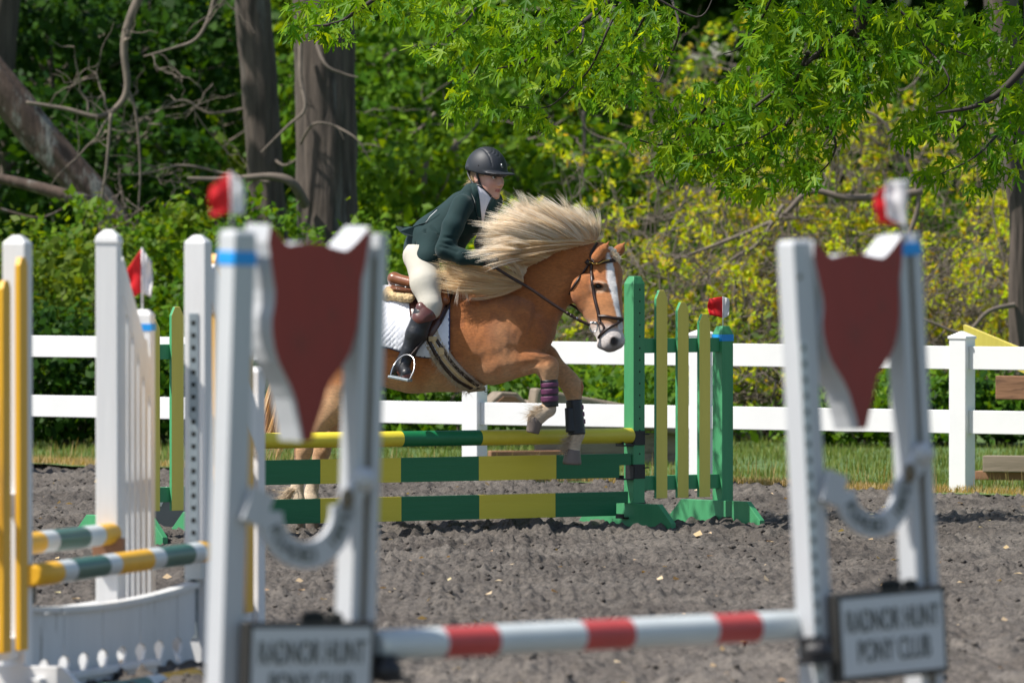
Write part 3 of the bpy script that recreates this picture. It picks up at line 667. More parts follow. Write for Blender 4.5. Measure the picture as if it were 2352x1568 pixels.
# ---------------------------------------------------------------- smooth solid modelling for the horse and rider
from mathutils.bvhtree import BVHTree
class SDF:
    def __init__(s, lo, hi, h):
        s.lo = np.array(lo, float); s.h = h; s.n = (np.ceil((np.array(hi)-s.lo)/h)).astype(int)+1
        s.f = np.full(tuple(s.n), .2, np.float32)
    def _box(s, lo, hi):
        i0 = np.clip(np.floor((lo-s.lo)/s.h).astype(int), 0, s.n-1); i1 = np.clip(np.ceil((hi-s.lo)/s.h).astype(int)+1, 1, s.n)
        sl = tuple(slice(a, b) for a, b in zip(i0, i1))
        g = [s.lo[k]+s.h*np.arange(i0[k], i1[k]) for k in range(3)]
        return sl, np.meshgrid(*g, indexing='ij', sparse=True)
    def _comb(s, sl, d, k, sub):
        a = s.f[sl]
        if sub:
            d = -d; h = np.maximum(k-np.abs(a-d), 0)/k; s.f[sl] = np.maximum(a, d)+h*h*k*.25
        else:
            h = np.maximum(k-np.abs(a-d), 0)/k; s.f[sl] = np.minimum(a, d)-h*h*k*.25
    def cone(s, a, b, ra, rb, ys=1, k=.03, sub=False):
        a = np.array(a, float); b = np.array(b, float); R = max(ra, rb)+k+.06
        sl, (X, Y, Z) = s._box(np.minimum(a, b)-R, np.maximum(a, b)+R)
        d = b-a; L2 = d@d+1e-12
        t = np.clip(((X-a[0])*d[0]+(Y-a[1])*d[1]+(Z-a[2])*d[2])/L2, 0, 1)
        q = np.sqrt((X-a[0]-t*d[0])**2+((Y-a[1]-t*d[1])/ys)**2+(Z-a[2]-t*d[2])**2)-(ra+(rb-ra)*t)
        s._comb(sl, q.astype(np.float32), k, sub); return s
    def ell(s, c, r, R=None, k=.03, sub=False):
        c = np.array(c, float); r = np.array(r, float); m = r.max()+k+.06
        sl, (X, Y, Z) = s._box(c-m, c+m); X = X-c[0]; Y = Y-c[1]; Z = Z-c[2]
        if R is not None:
            R = np.array(R); X, Y, Z = (R[0, 0]*X+R[1, 0]*Y+R[2, 0]*Z), (R[0, 1]*X+R[1, 1]*Y+R[2, 1]*Z), (R[0, 2]*X+R[1, 2]*Y+R[2, 2]*Z)
        g = np.sqrt((X/r[0])**2+(Y/r[1])**2+(Z/r[2])**2); q = (g-1)*r.min()
        q2 = g*(g-1)/np.maximum(np.sqrt((X/r[0]**2)**2+(Y/r[1]**2)**2+(Z/r[2]**2)**2), 1e-6)
        s._comb(sl, q2.astype(np.float32), k, sub); return s
    def plane(s, p, n, k=.008):     # remove the side the normal points to
        p = np.array(p, float); n = np.array(n, float); n /= np.linalg.norm(n)
        g = np.meshgrid(*[s.lo[i]+s.h*np.arange(s.n[i]) for i in range(3)], indexing='ij', sparse=True)
        d = (g[0]-p[0])*n[0]+(g[1]-p[1])*n[1]+(g[2]-p[2])*n[2]
        s._comb(tuple([slice(None)]*3), -d.astype(np.float32), k, True); return s
    def mesh(s, it=1):
        f = s.f; neg = f < 0; nx, ny, nz = f.shape
        c = np.zeros((nx-1, ny-1, nz-1), np.int8)
        for a in (0, 1):
            for b in (0, 1):
                for e in (0, 1): c += neg[a:nx-1+a, b:ny-1+b, e:nz-1+e]
        idx = np.argwhere((c > 0) & (c < 8)); vid = np.full((nx-1, ny-1, nz-1), -1, np.int32); vid[tuple(idx.T)] = np.arange(len(idx))
        acc = np.zeros((len(idx), 3)); cnt = np.zeros(len(idx))
        cr = [(a, b, e) for a in (0, 1) for b in (0, 1) for e in (0, 1)]
        for p in cr:
            for ax in range(3):
                if p[ax] == 1: continue
                q = list(p); q[ax] = 1
                fa = f[idx[:, 0]+p[0], idx[:, 1]+p[1], idx[:, 2]+p[2]]; fb = f[idx[:, 0]+q[0], idx[:, 1]+q[1], idx[:, 2]+q[2]]
                m = (fa < 0) != (fb < 0); t = np.where(m, fa/np.where(m, fa-fb, 1), 0)
                o = np.tile(np.array(p, float), (len(idx), 1)); o[:, ax] += t; acc += o*m[:, None]; cnt += m
        V = s.lo + s.h*(idx+acc/np.maximum(cnt, 1)[:, None]); Q = []
        for ax in range(3):
            u, v = (ax+1) % 3, (ax+2) % 3
            sa = [slice(None)]*3; sb = [slice(None)]*3; sa[ax] = slice(0, -1); sb[ax] = slice(1, None)
            for z in (u, v): sa[z] = slice(1, -1); sb[z] = slice(1, -1)
            A = neg[tuple(sa)]; B = neg[tuple(sb)]; e = np.argwhere(A != B)
            if not len(e): continue
            flip = A[tuple(e.T)]; e = e.copy(); e[:, u] += 1; e[:, v] += 1
            q = []
            for du, dv in ((-1, -1), (0, -1), (0, 0), (-1, 0)):
                g = e.copy(); g[:, u] += du; g[:, v] += dv; q.append(vid[tuple(g.T)])
            q = np.stack(q, 1); q[~flip] = q[~flip][:, ::-1]; Q.append(q)
        Q = np.concatenate(Q)
        for _ in range(it):     # light smoothing
            s_ = np.zeros_like(V); n_ = np.zeros(len(V))
            for j in range(4):
                np.add.at(s_, Q[:, j], V[Q[:, (j+1) % 4]]); np.add.at(n_, Q[:, j], 1)
            V = V*.5+.5*s_/np.maximum(n_, 1)[:, None]
        return V, Q
HD = 50.45
def hp(px, py, y=0): return P(px, py, HD+y)
def chain(s, pts, ys=1, k=.03, sub=False):
    for (a, b) in zip(pts[:-1], pts[1:]):
        s.cone(hp(a[0], a[1], a[2]), hp(b[0], b[1], b[2]), a[3], b[3], ys, k, sub)
def bvh(V, F): return BVHTree.FromPolygons([Vector(v) for v in V.tolist()], [tuple(q) for q in F.tolist()])
CAMP = Vector((0, 0, CH))
def onsurf(t, px, py, off=.004):
    d = (P(px, py, HD)-CAMP).normalized(); hit, n, i, L = t.ray_cast(CAMP, d)
    if hit is None: 
        hit, n, i, L = t.find_nearest(P(px, py, HD-.1))
    if n.dot(d) > 0: n = -n
    return hit+n*off, n
def strap(t, pts, w, th, name, m, parent, off=.002, fixed=None, k=5, smooth=True):
    """flat band following a surface. pts: px,py"""
    pp = smooth_path([(a[0], a[1], 0) for a in pts], k); V = []; C = []
    for p in pp: C.append(onsurf(t, p.x, p.y, off))
    n = len(C)
    pos = [Vector(c[0]) for c in C]
    for _ in range(2): pos = [pos[0]]+[(pos[i-1]+pos[i]*2+pos[i+1])/4 for i in range(1, n-1)]+[pos[-1]]
    for i in range(n):
        d = (pos[min(i+1, n-1)]-pos[max(i-1, 0)]).normalized(); nn = C[i][1]; s_ = d.cross(nn).normalized(); nn = s_.cross(d).normalized()
        if nn.dot(C[i][1]) < 0: nn = -nn
        for a, b in ((-.5, 0), (-.42, 1), (.42, 1), (.5, 0)): V.append(pos[i]+s_*w*a+nn*th*b)
    F = [(4*i+j, 4*i+4+j, 4*i+4+(j+1) % 4, 4*i+(j+1) % 4) for i in range(n-1) for j in range(4)]
    F += [(3, 2, 1, 0), (4*n-4, 4*n-3, 4*n-2, 4*n-1)]
    return np_obj(name, [tuple(v) for v in V], F, m, parent, smooth=smooth, world=True)
def patch(t, poly, off, th, name, m, parent, nu=16, nv=16, fn=None, smooth=True):
    """poly: list of left-edge and right-edge points (same count): grid laid on a surface, with thickness"""
    Ls, Rs = poly; Ls = smooth_path([(a[0], a[1], 0) for a in Ls], 5); Rs = smooth_path([(a[0], a[1], 0) for a in Rs], 5)
    n = len(Ls); V = []; Vb = []
    for i in range(n):
        for j in range(nu):
            u = j/(nu-1); x = Ls[i].x*(1-u)+Rs[i].x*u; y = Ls[i].y*(1-u)+Rs[i].y*u
            h, nn = onsurf(t, x, y, 0)
            e = min(1, 6*min(u, 1-u, i/(n-1), 1-i/(n-1))+.25)
            V.append(h+nn*(off+th*e+(fn(x, y) if fn else 0))); Vb.append(h+nn*(off-.004))
    # smooth
    A = np.array([tuple(v) for v in V]).reshape(n, nu, 3)
    for _ in range(2): A[1:-1, 1:-1] = (A[:-2, 1:-1]+A[2:, 1:-1]+A[1:-1, :-2]+A[1:-1, 2:]+4*A[1:-1, 1:-1])/8
    A = A.reshape(-1, 3); Bq = np.array([tuple(v) for v in Vb]); o = n*nu
    F = [(i*nu+j, i*nu+j+1, (i+1)*nu+j+1, (i+1)*nu+j) for i in range(n-1) for j in range(nu-1)]
    rim = [j for j in range(nu)]+[i*nu+nu-1 for i in range(1, n)]+[(n-1)*nu+j for j in range(nu-2, -1, -1)]+[i*nu for i in range(n-2, 0, -1)]
    F += [(rim[a], rim[(a+1) % len(rim)], o+rim[(a+1) % len(rim)], o+rim[a]) for a in range(len(rim))]
    return np_obj(name, np.concatenate([A, Bq]), F, m, parent, smooth=smooth, world=True)
def segd(V, a, b):
    a = np.array(a); b = np.array(b); d = b-a; t = np.clip(((V-a)@d)/(d@d), 0, 1); return np.linalg.norm(V-a-t[:, None]*d, axis=1)
def mixc(c, new, w): return c*(1-w[:, None])+np.array(new)*w[:, None]
def sst(a, b, x): t = np.clip((x-a)/(b-a), 0, 1); return t*t*(3-2*t)

M['coat'] = mat('horse_coat', (1, 1, 1), .55, .22, 45, .8, 210, (1, 1, 2.6), attr=True, sheen=.2, spec=.3)
M['hoof'] = mat('hoof_horn', (.16, .125, .105), .5, .2, 12, .2, 60, (1, 1, .2))
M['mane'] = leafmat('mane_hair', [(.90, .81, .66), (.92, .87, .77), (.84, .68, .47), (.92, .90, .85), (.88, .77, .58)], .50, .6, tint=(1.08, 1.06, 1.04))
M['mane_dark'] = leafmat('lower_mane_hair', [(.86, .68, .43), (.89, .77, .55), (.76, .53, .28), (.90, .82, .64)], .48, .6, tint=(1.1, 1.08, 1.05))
M['tailh'] = leafmat('tail_hair', [(.66, .36, .13), (.78, .50, .22), (.86, .66, .40), (.55, .26, .09)], .25, .5, tint=(1, 1, 1))
M['leather'] = mat('dark_bridle_leather', (.030, .014, .010), .38, .2, 20, .1, 80)
M['saddle'] = mat('tan_saddle_leather', (.22, .075, .028), .30, .25, 8, .1, 60, coat=.3)
M['saddle_dk'] = mat('brown_saddle_flap', (.085, .030, .022), .32, .25, 8, .1, 60, coat=.3)
M['fleece'] = mat('cream_fleece', (.55, .46, .35), .95, .15, 40, 1.0, 90)
M['tanfleece'] = mat('tan_fleece', (.62, .45, .24), .95, .15, 30, 1.0, 90)
M['pad'] = mat('white_quilted_pad', (.80, .81, .86), .8, .03, 20, .1, 60)
M['navy'] = mat('navy_binding', (.012, .035, .12), .7, .1, 20, .1)
M['purple'] = mat('purple_boot', (.13, .035, .09), .5, .15, 14, .1)
M['bootblk'] = mat('black_leather', (.006, .007, .010), .45, .2, 9, .25, 40, coat=.15)
M['brownboot'] = mat('brown_leather_patch', (.095, .028, .022), .4, .2, 9, .15, 40, coat=.3)
M['jacket'] = mat('green_riding_jacket', (.0045, .024, .025), .8, .15, 7, .35, 14, sheen=.12, spec=.25)
M['jacket_in'] = mat('jacket_lapel', (.006, .033, .032), .75, .1, 7, .15, 30, sheen=.2, spec=.3)
M['breeches'] = mat('beige_breeches', (.50, .47, .40), .8, .05, 9, .2, 18)
M['shirt'] = mat('white_shirt', (.72, .70, .76), .8, .04, 20, .15, 30)
M['helmet'] = mat('matte_black_helmet', (.017, .020, .027), .55, .08, 30, .05, 200)
M['skin'] = mat('skin', (1, 1, 1), .5, .04, 30, .05, 200, attr=True)
M['hairblond'] = leafmat('blond_hair', [(.55, .40, .22), (.70, .55, .33), (.40, .26, .13)], .1, tint=(1, 1, 1))
M['eyewhite'] = mat('eye_white', (.6, .58, .56), .2, .02, 10, 0)
M['eyedark'] = mat('eye_dark', (.012, .008, .006), .08, .02, 10, 0, coat=.6)

# ---------------------------------------------------------------- horse
hroot = empty('horse', (hp(1000, 1215, 0).x, HD, 0), 0, 'chestnut horse with flying blond mane, leaping the green and yellow jump', 'horse')
S_ = SDF((-1.42, HD-.55, -.02), (.74, HD+.62, 1.82), .0085)
# barrel, shoulder, croup
chain(S_, [(745, 778, .14, .25), (800, 772, .11, .262), (870, 772, .07, .262), (950, 785, .04, .285), (1045, 782, 0, .285), (1115, 775, -.05, .262)], .92, .08)
chain(S_, [(1120, 772, -.05, .25), (1175, 758, -.08, .215), (1215, 745, -.10, .15)], .9, .08)
S_.ell(hp(1165, 775, -.20), (.17, .09, .22), k=.09)          # near shoulder muscle
S_.ell(hp(1205, 770, .05), (.12, .12, .17), k=.07)
S_.ell(hp(1228, 768, -.13), (.09, .10, .13), k=.06)
chain(S_, [(1050, 690, 0, .08), (1110, 690, -.03, .07)], .8, .08)    # withers
# neck
chain(S_, [(1140, 735, -.05, .225), (1205, 692, -.08, .200), (1240, 665, -.10, .178), (1290, 628, -.13, .150), (1340, 606, -.15, .112), (1372, 596, -.15, .092)], .46, .06)
chain(S_, [(1235, 745, -.12, .10), (1268, 690, -.15, .06), (1300, 655, -.17, .05)], .8, .05)
# head
def head_y(py): return -.15-(py-590)/190*.20
for sg in (-1, 1):
    S_.ell(hp(1347, 669, -.20+sg*.055), (.098, .045, .105), k=.04)    # cheek discs
chain(S_, [(1378, 592, -.16, .085), (1393, 628, -.19, .086), (1396, 668, -.23, .086)], .92, .04)
chain(S_, [(1385, 660, -.23, .082), (1394, 705, -.28, .084), (1401, 740, -.32, .072), (1404, 768, -.35, .066)], .80, .04)
chain(S_, [(1350, 700, -.23, .06), (1378, 752, -.29, .043), (1388, 786, -.33, .036)], .9, .035)
S_.ell(hp(1409, 783, -.36), (.070, .058, .056), k=.03)
S_.ell(hp(1400, 798, -.35), (.040, .042, .028), k=.02)
S_.ell(hp(1382, 792, -.335), (.030, .034, .026), k=.015)
S_.cone(hp(1395, 800, -.42), hp(1372, 778, -.40), .004, .004, 1, .012, True)        # mouth line
S_.ell(hp(1409, 781, -.425), (.021, .016, .026), k=.012); S_.ell(hp(1410, 783, -.44), (.014, .022, .019), k=.008, sub=True)
S_.ell(hp(1434, 777, -.33), (.012, .020, .018), k=.010, sub=True)
S_.cone(hp(1362, 648, -.305), hp(1388, 652, -.325), .013, .013, 1, .02)           # brow
S_.cone(hp(1352, 690, -.275), hp(1384, 728, -.335), .010, .006, 1, .03)           # facial crest
S_.ell(hp(1375, 658, -.315), (.026, .02, .016), k=.01, sub=True)
# ears
for (b0, m0, t0, y0) in (((1369, 592), (1384, 574), (1401, 553), -.27), ((1409, 588), (1424, 572), (1437, 555), -.05)):
    S_.cone(hp(*b0, y0), hp(*m0, y0-.005), .032, .032, .7, .02); S_.cone(hp(*m0, y0-.005), hp(*t0, y0-.01), .026, .005, .6, .012)
    S_.cone(hp(b0[0]+7, b0[1]-7, y0-.035), hp(t0[0]+1, t0[1]+9, y0-.03), .014, .004, .8, .008, True)
# forelegs
chain(S_, [(1150, 815, -.20, .13), (1152, 836, -.22, .100)], .75, .07)
S_.ell(hp(1128, 850, -.20), (.07, .06, .085), k=.05)
chain(S_, [(1150, 834, -.22, .098), (1180, 832, -.23, .086), (1210, 831, -.24, .068), (1240, 831, -.25, .054)], .85, .03)
chain(S_, [(1238, 834, -.25, .054), (1257, 842, -.25, .066), (1260, 860, -.25, .054), (1261, 882, -.25, .040), (1263, 920, -.25, .035), (1260, 938, -.25, .044)], .92, .02)
S_.cone(hp(1165, 812, -.26), hp(1230, 824, -.27), .022, .014, 1, .035); S_.cone(hp(1150, 862, -.25), hp(1225, 848, -.27), .03, .014, 1, .03)
chain(S_, [(1258, 940, -.25, .046), (1240, 955, -.25, .040), (1228, 968, -.25, .042)], .9, .02)
chain(S_, [(1215, 800, .02, .12), (1250, 826, .02, .082), (1285, 858, .01, .060), (1306, 872, .0, .054)], .85, .04)
chain(S_, [(1306, 874, .0, .058), (1316, 890, -.01, .060), (1318, 918, -.01, .040), (1321, 965, -.01, .036), (1325, 998, -.02, .043), (1318, 1020, -.02, .036), (1316, 1040, -.02, .045)], .92, .02)
# hind legs
for dx, y0 in ((0, .0), (42, .26)):
    chain(S_, [(790, 810, y0+.02, .19), (800+dx*.3, 870, y0, .13), (765+dx*.6, 935, y0, .085), (718+dx, 995, y0, .052)], .75, .05)
    chain(S_, [(703+dx, 1012, y0, .050), (697+dx, 1035, y0, .052), (688+dx*.95, 1075, y0, .040), (682+dx*.8, 1125, y0, .037), (681+dx*.8, 1150, y0-.01, .048), (683+dx*.8, 1182, y0-.02, .040), (681+dx*.8, 1196, y0-.02, .050)], .88, .022)
    S_.cone(hp(718+dx, 995, y0), hp(703+dx, 1012, y0), .052, .050, .88, .02)
chain(S_, [(700, 745, .16, .06), (672, 775, .17, .05), (655, 840, .18, .035)], 1, .05)   # dock
for pts, r in (([(1150, 872, -.34), (1136, 846, -.345), (1140, 818, -.34), (1160, 800, -.335), (1190, 798, -.33)], .006), ([(1232, 700, -.20), (1225, 740, -.27), (1216, 775, -.29)], .008),
               ([(1290, 640, -.22), (1255, 680, -.22), (1238, 715, -.23)], .007), ([(1170, 845, -.325), (1215, 838, -.305), (1238, 832, -.30)], .004)):
    for a, b in zip(pts[:-1], pts[1:]): S_.cone(hp(*a), hp(*b), r, r, 1, .030, True)
HV, HF = S_.mesh(2)
nn_ = np.stack([vnoise(HV[:, 0]*34+HV[:, 1]*9, HV[:, 2]*20+3, q)-.5 for q in (81, 82, 83)], 1); HV += nn_*.0035
# colour of the coat
base = np.array((.49, .165, .042)); c = np.tile(base, (len(HV), 1))
def xyz(px, py, y=0): return np.array(tuple(hp(px, py, y)))
pxv = W2+FPX*HV[:, 0]/HV[:, 1]; pyv = HZ+FPX*(CH-HV[:, 2])/HV[:, 1]
nz = vnoise(HV[:, 0]*9, HV[:, 2]*9+HV[:, 1]*5, 21)*.6+vnoise(HV[:, 0]*28, HV[:, 2]*28+HV[:, 1]*9, 22)*.4
pale = np.array((.66, .40, .21)); cream = np.array((.72, .57, .41))
w = sst(800, 900, pyv+(nz-.5)*70+np.clip(pxv-1150, -200, 100)*.12)*.8; w[pxv > 1335] = 0; c = mixc(c, pale, w)
c = mixc(c, (.30, .085, .022), .6*sst(.45, .75, nz)*(pyv < 820)); c = mixc(c, (.60, .27, .10), .25*sst(.58, .8, vnoise(HV[:, 0]*5+2, HV[:, 2]*4, 23)))
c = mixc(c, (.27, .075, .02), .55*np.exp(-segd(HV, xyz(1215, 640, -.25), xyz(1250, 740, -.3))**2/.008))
c = mixc(c, (.62, .38, .20), .30*np.exp(-segd(HV, xyz(1150, 760, -.3), xyz(1165, 840, -.3))**2/.006))
c = mixc(c, (.48, .24, .10), sst(1330, 1345, pxv)*sst(640, 740, pyv)*.5*(pyv < 830))
legm = (pyv > 905) & (pxv > 1195); c = mixc(c, cream*.9, legm*sst(905, 945, pyv+(nz-.5)*20))
c = mixc(c, cream, (pxv < 860)*sst(1040, 1110, pyv))
# blaze, muzzle
bl = [(1397, 584, .010), (1401, 612, .020), (1404, 640, .024), (1410, 668, .020), (1416, 700, .014), (1422, 726, .010), (1426, 752, .014)]
hd = (pxv > 1340) & (pyv > 575) & (pyv < 815)
for a, b in zip(bl[:-1], bl[1:]):
    t = np.clip(((pxv-a[0])*(b[0]-a[0])+(pyv-a[1])*(b[1]-a[1]))/((b[0]-a[0])**2+(b[1]-a[1])**2), 0, 1)
    d = np.hypot(pxv-a[0]-t*(b[0]-a[0]), pyv-a[1]-t*(b[1]-a[1]))/388
    c = mixc(c, (.80, .77, .75), hd*(1-sst(.0, .006, d-(a[2]+(b[2]-a[2])*t)*.9-(nz-.5)*.006)))
mz = hd*sst(738, 768, pyv+(nz-.5)*14+(1400-pxv)*.15); c = mixc(c, (.74, .68, .65), mz*.95)
c = mixc(c, (.16, .13, .125), hd*sst(786, 804, pyv+(pxv-1400)*.1)*.85); c = mixc(c, (.20, .16, .15), hd*.6*(1-sst(9, 22, np.hypot(pxv-1412, pyv-784))))
no = np.hypot((pxv-1410)/1.0, (pyv-783)/1.1); c = mixc(c, (.045, .035, .035), hd*(1-sst(7, 13, no)))
c = mixc(c, (.035, .02, .012), hd*(1-sst(4.5, 8.5, np.hypot((pxv-1375)/1.5, pyv-657))))
c = mixc(c, (.60, .46, .33), hd*.6*np.exp(-((np.hypot((pxv-1375)/1.4, pyv-659)-11)/3.5)**2))
horse = np_obj('body', HV, HF, M['coat'], hroot, smooth=True, world=True, cols=c)
HB = bvh(HV, HF)
eb = onsurf(HB, 1374.5, 657, -.008)[0]; MB().ball(eb, (.021, .017, .0145), 20, 14).build('eye', M['eyedark'], hroot, True, True)
strap(HB, [(1364, 652), (1374, 649), (1387, 655)], .007, .006, 'eyelid', M['saddle'], hroot, 0)
# hooves
def hoof(pts, rs, name='hoof'):
    s = SDF(np.min([tuple(p) for p in pts], 0)-.12, np.max([tuple(p) for p in pts], 0)+.12, .006)
    for a, b, ra, rb in zip(pts[:-1], pts[1:], rs[:-1], rs[1:]): s.cone(a, b, ra, rb, .9, .01)
    n = np.array(pts[-1])-np.array(pts[0]); s.plane(np.array(pts[-1])+n/np.linalg.norm(n)*.012, n, .006); return s
V, F = hoof([hp(1229, 966, -.25), hp(1224, 990, -.25)], [.046, .040]).mesh(1); np_obj('hoof', V, F, M['hoof'], hroot, True, True)
V, F = hoof([hp(1315, 1040, -.02), hp(1314, 1062, -.02)], [.048, .056]).mesh(1); np_obj('hoof', V, F, M['hoof'], hroot, True, True)
for dx, y0 in ((0, -.02), (34, .24)):
    V, F = hoof([hp(681+dx, 1194, y0), hp(679+dx, 1214, y0)], [.052, .062]).mesh(1); np_obj('hoof', V, F, M['hoof'], hroot, True, True)
# feathering at the fetlocks
def tuft(pts0, d, n, L, w, m, name, spread=.4, parent=hroot, seg=5):
    d = np.array(d, float); P0 = np.array([tuple(p) for p in pts0]); k = rng.integers(0, len(P0)-1, n); t = rng.random((n, 1))
    p = P0[k]*(1-t)+P0[k+1]*t+rng.normal(size=(n, 3))*.008; dd = d+rng.normal(size=(n, 3))*spread*np.linalg.norm(d)
    s_ = np.linspace(0, 1, seg)[None, :, None]; l = (L*(.5+.7*rng.random(n)))[:, None, None]
    path = p[:, None]+dd[:, None]*s_*l+np.array([0, 0, -1])*s_**2*l*.25
    V, F = strands(path, w*(1-.8*np.linspace(0, 1, seg))[None]*np.ones((n, 1))); return np_obj(name, V, F, m, parent, True, True)
M['feather'] = leafmat('feather_hair', [(.70, .56, .40), (.78, .66, .50), (.55, .42, .28)], .25, tint=(1, 1, 1))
tuft([hp(1250, 932, -.28), hp(1236, 950, -.27), hp(1226, 958, -.26)], (-1, -.1, .25), 240, .055, .0016, M['feather'], 'fetlock_hair')
tuft([hp(1312, 1000, -.05), hp(1303, 1022, -.04), hp(1302, 1036, -.04)], (-.8, -.2, .1), 220, .045, .0016, M['feather'], 'fetlock_hair')
tuft([hp(676, 1120, -.03), hp(668, 1145, -.03), hp(668, 1165, -.03)], (-1, -.1, .0), 260, .07, .0018, M['feather'], 'fetlock_hair')
# ---- mane
def hair(bundles, m, name, w=.0021, seg=14, parent=hroot):
    paths = []
    for n, ca, cb in bundles:
        n = int(n*1.9)      # interpolate between two guide curves (lists of (px,py,y))
        A = np.array([tuple(hp(*q)) for q in ca]); B = np.array([tuple(hp(*q)) for q in cb])
        nl_ = max(3, n//24); lk = rng.integers(0, nl_, n); tl_ = rng.random(nl_); L0 = len(ca)
        t = np.clip(tl_[lk]+rng.normal(size=n)*.035, 0, 1)[:, None, None]; g = A[None]*(1-t)+B[None]*t
        g = g+(rng.normal(size=(nl_, 1, 3))*np.linspace(.002, .040, L0)[None, :, None])[lk]+(rng.normal(size=(nl_, L0, 3))*np.linspace(.0, .014, L0)[None, :, None])[lk]
        g += rng.normal(size=(n, 1, 3))*np.linspace(.003, .012, L0)[None, :, None]
        cut = (.70+.30*rng.random(nl_))[lk]*(.86+.16*rng.random(n))
        k = len(ca)-1; s_ = np.linspace(0, 1, seg)[None, :]*cut[:, None]
        bz = sum(math.comb(k, i)*(1-s_)[..., None]**(k-i)*s_[..., None]**i*g[:, i][:, None] for i in range(k+1)); paths.append(bz)
    pth = np.concatenate(paths); wv = w*(.5+.9*rng.random((len(pth), 1)))*(1-.85*np.linspace(0, 1, seg)**2)[None]
    V, F = ribbons(pth, wv, (-.42, -.62, .68), .30); return np_obj(name, V, F, m, parent, True, True)
g = [  # guides along the crest, each: root, control..., tip   (px, py, y)
 [(1364, 551, -.20), (1372, 538, -.22), (1372, 528, -.22), (1360, 516, -.20)],
 [(1372, 548, -.20), (1368, 521, -.24), (1345, 503, -.24), (1318, 491, -.22)],
 [(1352, 549, -.22), (1330, 514, -.26), (1290, 494, -.26), (1242, 474, -.22)],
 [(1330, 553, -.23), (1295, 520, -.27), (1245, 494, -.27), (1180, 464, -.22)],
 [(1305, 557, -.23), (1260, 526, -.28), (1205, 499, -.28), (1140, 483, -.22)],
 [(1280, 564, -.23), (1235, 539, -.28), (1170, 521, -.28), (1092, 513, -.22)],
 [(1255, 575, -.22), (1210, 551, -.28), (1160, 541, -.28), (1100, 553, -.22)],
 [(1232, 589, -.22), (1190, 551, -.28), (1140, 566, -.29), (1112, 603, -.24)],
 [(1212, 609, -.22), (1172, 563, -.30), (1148, 581, -.30), (1130, 613, -.26)],
 [(1198, 641, -.22), (1172, 603, -.30), (1160, 581, -.30), (1128, 576, -.26)],
]
bn = [(520 if i < 8 else 300, g[i], g[i+1]) for i in range(len(g)-1)]
hair(bn, M['mane'], 'mane')
# inner layer lying against the neck so no neck shows through
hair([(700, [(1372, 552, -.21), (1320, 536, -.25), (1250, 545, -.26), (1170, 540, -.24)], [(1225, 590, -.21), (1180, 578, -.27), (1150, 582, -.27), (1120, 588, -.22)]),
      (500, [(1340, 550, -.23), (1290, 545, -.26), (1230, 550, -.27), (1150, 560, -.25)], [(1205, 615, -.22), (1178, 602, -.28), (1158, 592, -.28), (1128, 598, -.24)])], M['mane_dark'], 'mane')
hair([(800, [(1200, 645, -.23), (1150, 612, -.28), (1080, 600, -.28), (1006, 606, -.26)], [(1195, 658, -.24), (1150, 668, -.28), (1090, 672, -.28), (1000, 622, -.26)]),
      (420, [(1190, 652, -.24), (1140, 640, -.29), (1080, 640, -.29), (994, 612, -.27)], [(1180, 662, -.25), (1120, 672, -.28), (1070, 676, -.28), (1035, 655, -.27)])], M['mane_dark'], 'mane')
hair([(70, [(1205, 570, -.27), (1165, 572, -.40), (1130, 580, -.42), (1085, 584, -.42)], [(1200, 600, -.27), (1165, 598, -.40), (1135, 598, -.43), (1098, 608, -.42)])], M['mane'], 'mane')
# strays rising from the mane
hair([(130, [(1290, 520, -.25), (1275, 500, -.25), (1270, 485, -.25), (1258, 462, -.24)], [(1350, 530, -.24), (1342, 515, -.24), (1340, 505, -.24), (1332, 490, -.24)]),
      (130, [(1200, 500, -.25), (1190, 480, -.25), (1182, 465, -.25), (1165, 452, -.24)], [(1250, 500, -.25), (1235, 485, -.25), (1225, 470, -.25), (1205, 452, -.24)]),
      (26, [(1070, 650, -.3), (1066, 668, -.31), (1062, 678, -.31), (1050, 695, -.31)], [(1050, 640, -.3), (1056, 660, -.31), (1060, 690, -.31), (1068, 715, -.31)])], M['mane'], 'mane', .0014)
# forelock braid
m = MB()
for i, (px, py, r) in enumerate([(1403, 571, .018), (1409, 576, .020), (1405, 583, .018), (1414, 584, .020), (1411, 591, .019), (1419, 592, .021), (1417, 599, .020)]):
    m.ball(hp(px, py, -.20-.006*(i % 2)), (r, r*.8, r*.75), 12, 8)
fo = m.build('forelock', M['pad'], hroot, True, True); fo.data.materials.clear(); fo.data.materials.append(mat('braid_hair', (.78, .68, .55), .7, .1, 60, .8, 120))
tuft([hp(1404, 578, -.22), hp(1414, 590, -.23), hp(1418, 600, -.23)], (.2, -.4, .2), 200, .022, .0014, M['mane'], 'forelock', 1.2)
# tail
hair([(520, [(690, 740, .05), (640, 790, .0), (640, 900, .0), (600, 990, .0), (592, 1052, .0)], [(690, 740, .12), (665, 800, .05), (668, 910, .04), (650, 990, .04), (628, 1060, .04)]),
      (300, [(685, 745, .05), (640, 800, .0), (655, 900, .0), (640, 990, .0), (612, 1058, .0)], [(690, 740, .12), (665, 800, .05), (672, 900, .04), (660, 960, .04), (640, 1020, .04)])], M['tailh'], 'tail', .003, 16)
